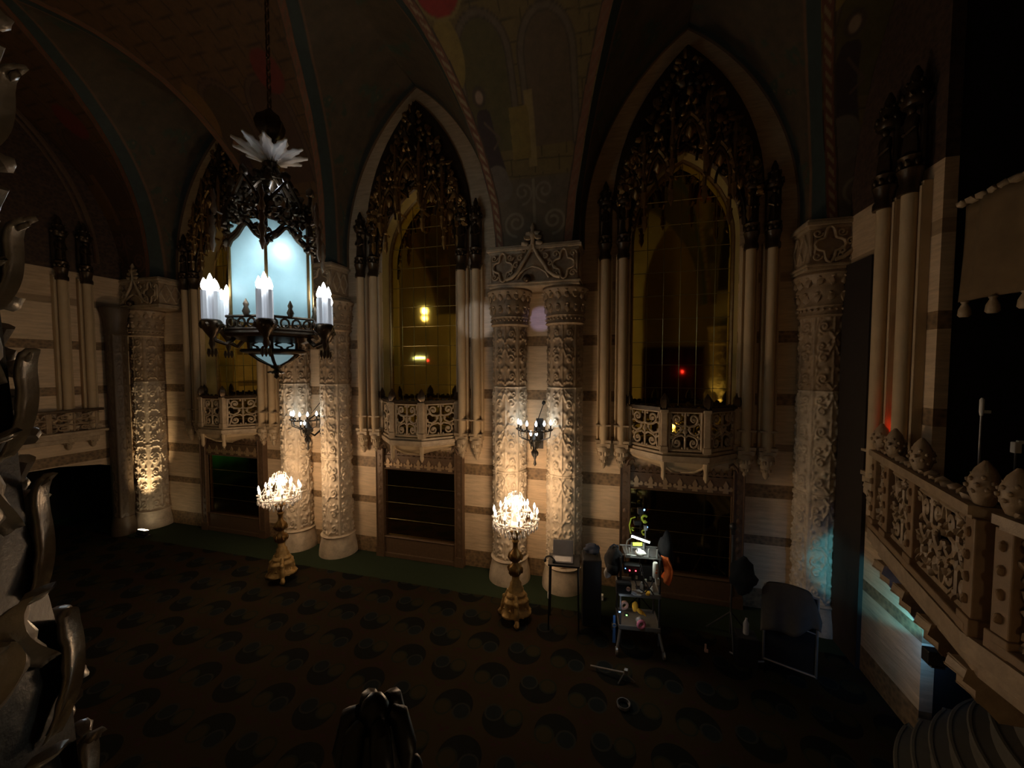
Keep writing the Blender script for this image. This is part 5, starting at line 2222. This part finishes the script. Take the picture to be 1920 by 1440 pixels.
m.build('webbing', 'blue_webbing', t, bevel=.003)
m = MB()
m.tube([(.026 * math.cos(2 * PI * i / 14), -.008, .27 + .026 * math.sin(2 * PI * i / 14)) for i in range(14)], .007, 6, closed=True)
m.build('buckle', 'grey_metal', t, True)
for nm, lab, p, mt in (('status_lamp', 'small blue lamp glowing on the left end of the lower shelf', (-.29, -.22, .62), 'blue_led'), ('status_lamp', 'small green lamp beside the blue one on the cart', (-.19, -.22, .58), 'green_led')):
    t = on_cart(nm, lab, 'lamp', p)
    m = MB()
    m.box((0, 0, 0), (.06, .03, .035))
    m.build('housing', 'black_plastic', t, bevel=.004)
    m = MB()
    m.box((0, -.017, .0), (.022, .006, .014))
    m.build('lens', mt, t, bevel=.002)
t = on_cart('top_gadget', 'small gadget with a blue lamp on a rod behind the tube light', 'gadget', (.12, .10, 1.43))
m = MB()
m.tube([(0, 0, 0), (0, 0, .30)], .010, 6)
m.box((0, 0, .33), (.05, .05, .07))
m.build('rod', 'dark_metal', t, True)
m = MB()
m.blob((0, .035, .34), (.014, .008, .014), 2)
m.blob((.028, 0, .34), (.008, .012, .012), 2)
m.build('blue_lamp', 'blue_led', t, True)
for i, pts in enumerate(([(-.1, -.2, 1.18), (-.05, -.26, 1.02), (.06, -.27, .96), (.14, -.25, 1.05), (.2, -.22, 1.2)], [(.0, -.22, 1.35), (.04, -.27, 1.15), (.12, -.27, 1.02), (.18, -.25, .93)])):
    q = MB()
    q.tube(pts, .009, 6)
    o = q.build('cable', 'black_plastic', None, True)
    o.matrix_world = CM
    tag(o, ('black cable looping under the receiver on the cart', 'black cable hanging from the top plate of the cart')[i], 'cable')

# table with the laptop left of the cart
TB = Vector((-.80, 6.12, 0))
t = thing('work_table', 'small black folding table carrying an open laptop before the right column of the pair', 'table', TB, .1)
m = MB()
m.box((0, 0, 1.06), (.50, .40, .03))
m.build('table_top', 'black_plastic', t, bevel=.006)
for sx in (-1, 1):
    for sy in (-1, 1):
        q = MB()
        q.tube([(sx * .22, sy * .17, 1.05), (sx * .24, sy * .19, 0.0)], .014, 6)
        q.build('leg', 'black_iron', t, True)
t = thing('laptop', 'open grey laptop standing on the black table', 'laptop', TB + Vector((-.02, -.03, 1.075)), .1)
m = MB()
m.box((0, 0, .011), (.33, .23, .02))
m.build('base', 'laptop_grey', t, bevel=.005)
m = MB()
m.box((0, -.01, .024), (.27, .16, .004))
m.build('keyboard', 'keyboard_grey', t)
m = MB()
M = Matrix.Translation((0, .115, .02)) @ Matrix.Rotation(-.22, 4, 'X')
m.box((0, 0, .125), (.33, .012, .24), M=M)
sc_ = m.build('screen_lid', 'laptop_grey', t, bevel=.004)
m = MB()
m.box((0, -.0075, .13), (.30, .002, .20), M=M)
m.build('display', 'laptop_grey', sc_)
t = thing('black_case_stack', 'tall black equipment case right of the laptop table', 'case', (-.38, 6.34, 0), .15)
m = MB()
m.box((0, 0, .55), (.30, .36, 1.10))
m.build('case', 'black_plastic', t, bevel=.02)
m = MB()
m.tube([(-.1, 0, 1.10), (-.1, 0, 1.15), (.1, 0, 1.15), (.1, 0, 1.10)], .012, 6)
m.build('handle', 'dark_metal', t, True)
one('dark_jacket', 'crumpled dark jacket lying on the black case beside the laptop', 'jacket', None, lambda q: q.blob((0, 0, .07), (.12, .10, .07), 3, jit=.6, seed=12), 'navy_cloth', base=(-.38, 6.32, 1.14))
one('headphones', 'black headphones at the left edge of the laptop table', 'headphones', None, lambda q: [q.tube([(.07 * math.cos(a), .02, .02 + .07 * math.sin(a)) for a in [PI * i / 12 for i in range(13)]], .012, 6), q.blob((-.07, .02, .02), (.025, .035, .04), 2), q.blob((.07, .02, .02), (.025, .035, .04), 2)], 'black_plastic', base=(-1.02, 5.96, 1.08))
one('floor_socket', 'small pale socket box at the foot of the wall left of the cart', 'box', None, lambda q: q.box((0, 0, .05), (.10, .08, .09)), 'white_plastic', smooth=False, bevel=.006, base=(-.25, 6.95, 0))
one('white_bottle', 'small white bottle on the floor behind the laptop table', 'bottle', None, lambda q: q.lathe([(.03, 0), (.032, .01), (.032, .10), (.014, .13), (.014, .155)], 12), 'white_plastic', base=(-1.15, 6.75, 0))

# dark stand at the right of the mirror
t = thing('light_stand', 'tall dark light stand with a black bag hung on it right of the mirror', 'stand', (1.72, 6.42, 0))
m = MB()
m.tube([(0, 0, .1), (0, 0, 1.75)], .014, 8)
m.build('pole', 'dark_metal', t, True)
for k in range(3):
    a = 2 * PI * k / 3 + .4
    q = MB()
    q.tube([(0, 0, .45), (.36 * math.cos(a), .36 * math.sin(a), .015)], .011, 6)
    q.build('leg', 'dark_metal', t, True)
m = MB()
m.blob((0, 0, 1.78), (.05, .05, .06), 2)
m.box((0, 0, 1.70), (.05, .05, .08))
m.build('head', 'black_plastic', t, True)
one('black_bag', 'bulky black bag hanging on the tall light stand', 'bag', None, lambda q: q.blob((0, 0, 0), (.17, .14, .26), 3, jit=.35, seed=4), 'black_cloth', base=(1.80, 6.18, 1.15))
one('water_bottle', 'clear pale water bottle on the leg of the light stand', 'bottle', None, lambda q: q.lathe([(.035, 0), (.037, .01), (.035, .10), (.037, .15), (.015, .20), (.016, .225)], 14), 'keyboard_grey', .2, base=(1.80, 5.98, .42))
one('apple_box', 'black box under the water bottle beside the light stand', 'box', None, lambda q: q.box((0, 0, .21), (.26, .22, .42)), 'black_plastic', smooth=False, bevel=.01, base=(1.80, 5.98, 0))
one('power_cable', 'pale cable curving across the floor to the draped frame', 'cable', None, lambda q: q.tube([(-.42, .08, .01), (-.3, -.02, .012), (-.16, -.05, .012), (0, .0, .012)], .011, 6), 'keyboard_grey', base=(2.06, 6.05, 0))
one('floor_clip', 'small pale clip on the floor left of the light stand', 'clip', None, lambda q: [q.box((0, 0, .06), (.025, .02, .12)), q.box((.01, 0, .02), (.05, .03, .04))], 'skin_tape', smooth=False, bevel=.004, base=(1.30, 6.05, 0))

# flag frame with a dark cloth thrown over it
FA, FB = Vector((2.07, 6.12, 0)), Vector((2.63, 5.91, 0))
d = FB - FA
t = thing('draped_frame', 'grey metal frame draped with a dark cloth before the right column', 'frame', (FA + FB) / 2, math.atan2(d.y, d.x))
w = d.length / 2
m = MB()
m.tube([(-w, 0, .0), (-w, .02, 1.10)], .016, 6)
m.tube([(w, 0, .0), (w, .02, 1.10)], .016, 6)
m.tube([(-w, 0, .016), (w, 0, .016)], .016, 6)
m.tube([(-w, .02, 1.09), (w, .02, 1.09)], .016, 6)
m.tube([(.05, .01, .62), (w, .01, .60)], .008, 6)
for sg in (-1, 1):
    m.tube([(sg * w, -.01, .018), (sg * w, .22, .018)], .014, 6)
m.build('tube_frame', 'grey_metal', t, True)
m = MB()
for side in (-1, 1):
    rows = []
    for i in range(16):
        u = i / 15
        row = []
        for k in range(26):
            v = k / 25
            x = -w * 1.12 + 2.24 * w * v
            top = 1.12 + .06 * math.sin(PI * v) - .32 * max(0, (abs(v - .45) - .32) / .23) ** 2
            bot = .42 + .25 * v + .05 * math.sin(9 * v)
            z = top + (bot - top) * u
            y = side * (.02 + .035 * u * (1 + math.sin(14 * v + side)) + .02 * u)
            row.append((x, .02 + y, z))
        rows.append(row)
    m.grid(rows)
m2 = MB()
m2.box((0, .018, .55), (2 * w - .03, .012, 1.06))
m2.build('black_panel', 'black_cloth', t)
o = m.build('dark_cloth', 'drape_cloth', t, True)
sd = o.modifiers.new('thick', 'SOLIDIFY')
sd.thickness = .012

# things lying on the carpet in front
t = thing('fallen_stand', 'short grey stand lying on the carpet in front of the cart', 'stand', (.02, 5.22, 0), -.15)
m = MB()
m.tube([(-.34, 0, .05), (.12, 0, .10)], .011, 6)
m.build('pole', 'grey_metal', t, True)
for k in range(3):
    a = 2 * PI * k / 3
    q = MB()
    q.tube([(.12, 0, .10), (.12 + .13 * math.cos(a), .13 * math.sin(a), .012)], .011, 6)
    q.build('leg', 'dark_metal', t, True)
m = MB()
m.box((.14, 0, .12), (.05, .05, .07))
m.build('clamp', 'grey_metal', t, bevel=.006)
one('cable_coil', 'small coiled cable on the carpet in front of the fallen stand', 'cable', None, lambda q: [q.tube([((.07 + .004 * k) * math.cos(2 * PI * i / 18), (.07 + .004 * k) * math.sin(2 * PI * i / 18), .012 + .014 * k) for i in range(18)], .009, 5, closed=True) for k in range(3)], 'dark_metal', base=(.12, 4.78, 0))

t = thing('reflection_rig', 'added black stand with lime pieces standing in for gear reflected in the right mirror', 'stand', (.40, 6.66, 0), .2)  # added stand; its lime pieces imitate lit cart gear reflected in the mirror
m = MB()
m.tube([(0, 0, 0.02), (0, 0, 1.86)], .014, 8)
m.tube([(-.16, .0, 1.42), (.12, 0, 1.42)], .010, 6)
m.tube([(-.05, 0, 1.70), (.10, 0, 1.72)], .012, 6)
m.build('pole', 'black_iron', t, True)
for k in range(3):
    a = 2 * PI * k / 3
    q = MB()
    q.tube([(0, 0, .35), (.28 * math.cos(a), .28 * math.sin(a), .015)], .010, 6)
    q.build('leg', 'black_iron', t, True)
for x, z, k in ((.06, 1.68, 1.2), (.05, 1.45, .8), (-.13, 1.50, .5)):
    q = MB()
    q.tube([(x + .035 * k * math.cos(b_), -.02, z + .04 * k * math.sin(b_)) for b_ in [.6 + 4.6 * i / 9 for i in range(10)]], .016 * k, 7)
    q.blob((x, -.03, z - .045 * k), (.03 * k, .02, .025 * k), 2, jit=.4, seed=3)
    q.build('lime_reflection', 'lime_plastic', t, True)
q = MB()
q.tube([(-.16, -.02, 1.42), (-.19, -.03, 1.56), (-.16, -.03, 1.68), (-.09, -.02, 1.70)], .010, 6)
q.build('lime_reflection_curve', 'lime_plastic', t, True)
q = MB()
q.box((.0, 0, 1.80), (.10, .07, .10))
q.box((-.05, 0, 1.60), (.12, .08, .07))
q.build('junction_box', 'black_plastic', t, bevel=.006)
q = MB()
q.blob((.05, -.03, 1.83), (.016, .012, .016), 2)
q.build('blue_lamp', 'blue_led', t, True)
lamp('cart_front_fill', 'POINT', tuple(CM @ Vector((-.25, -.38, .66))), .6, (.75, .88, 1), .03)  # added white fill before the cart, without a fixture, brightening its front
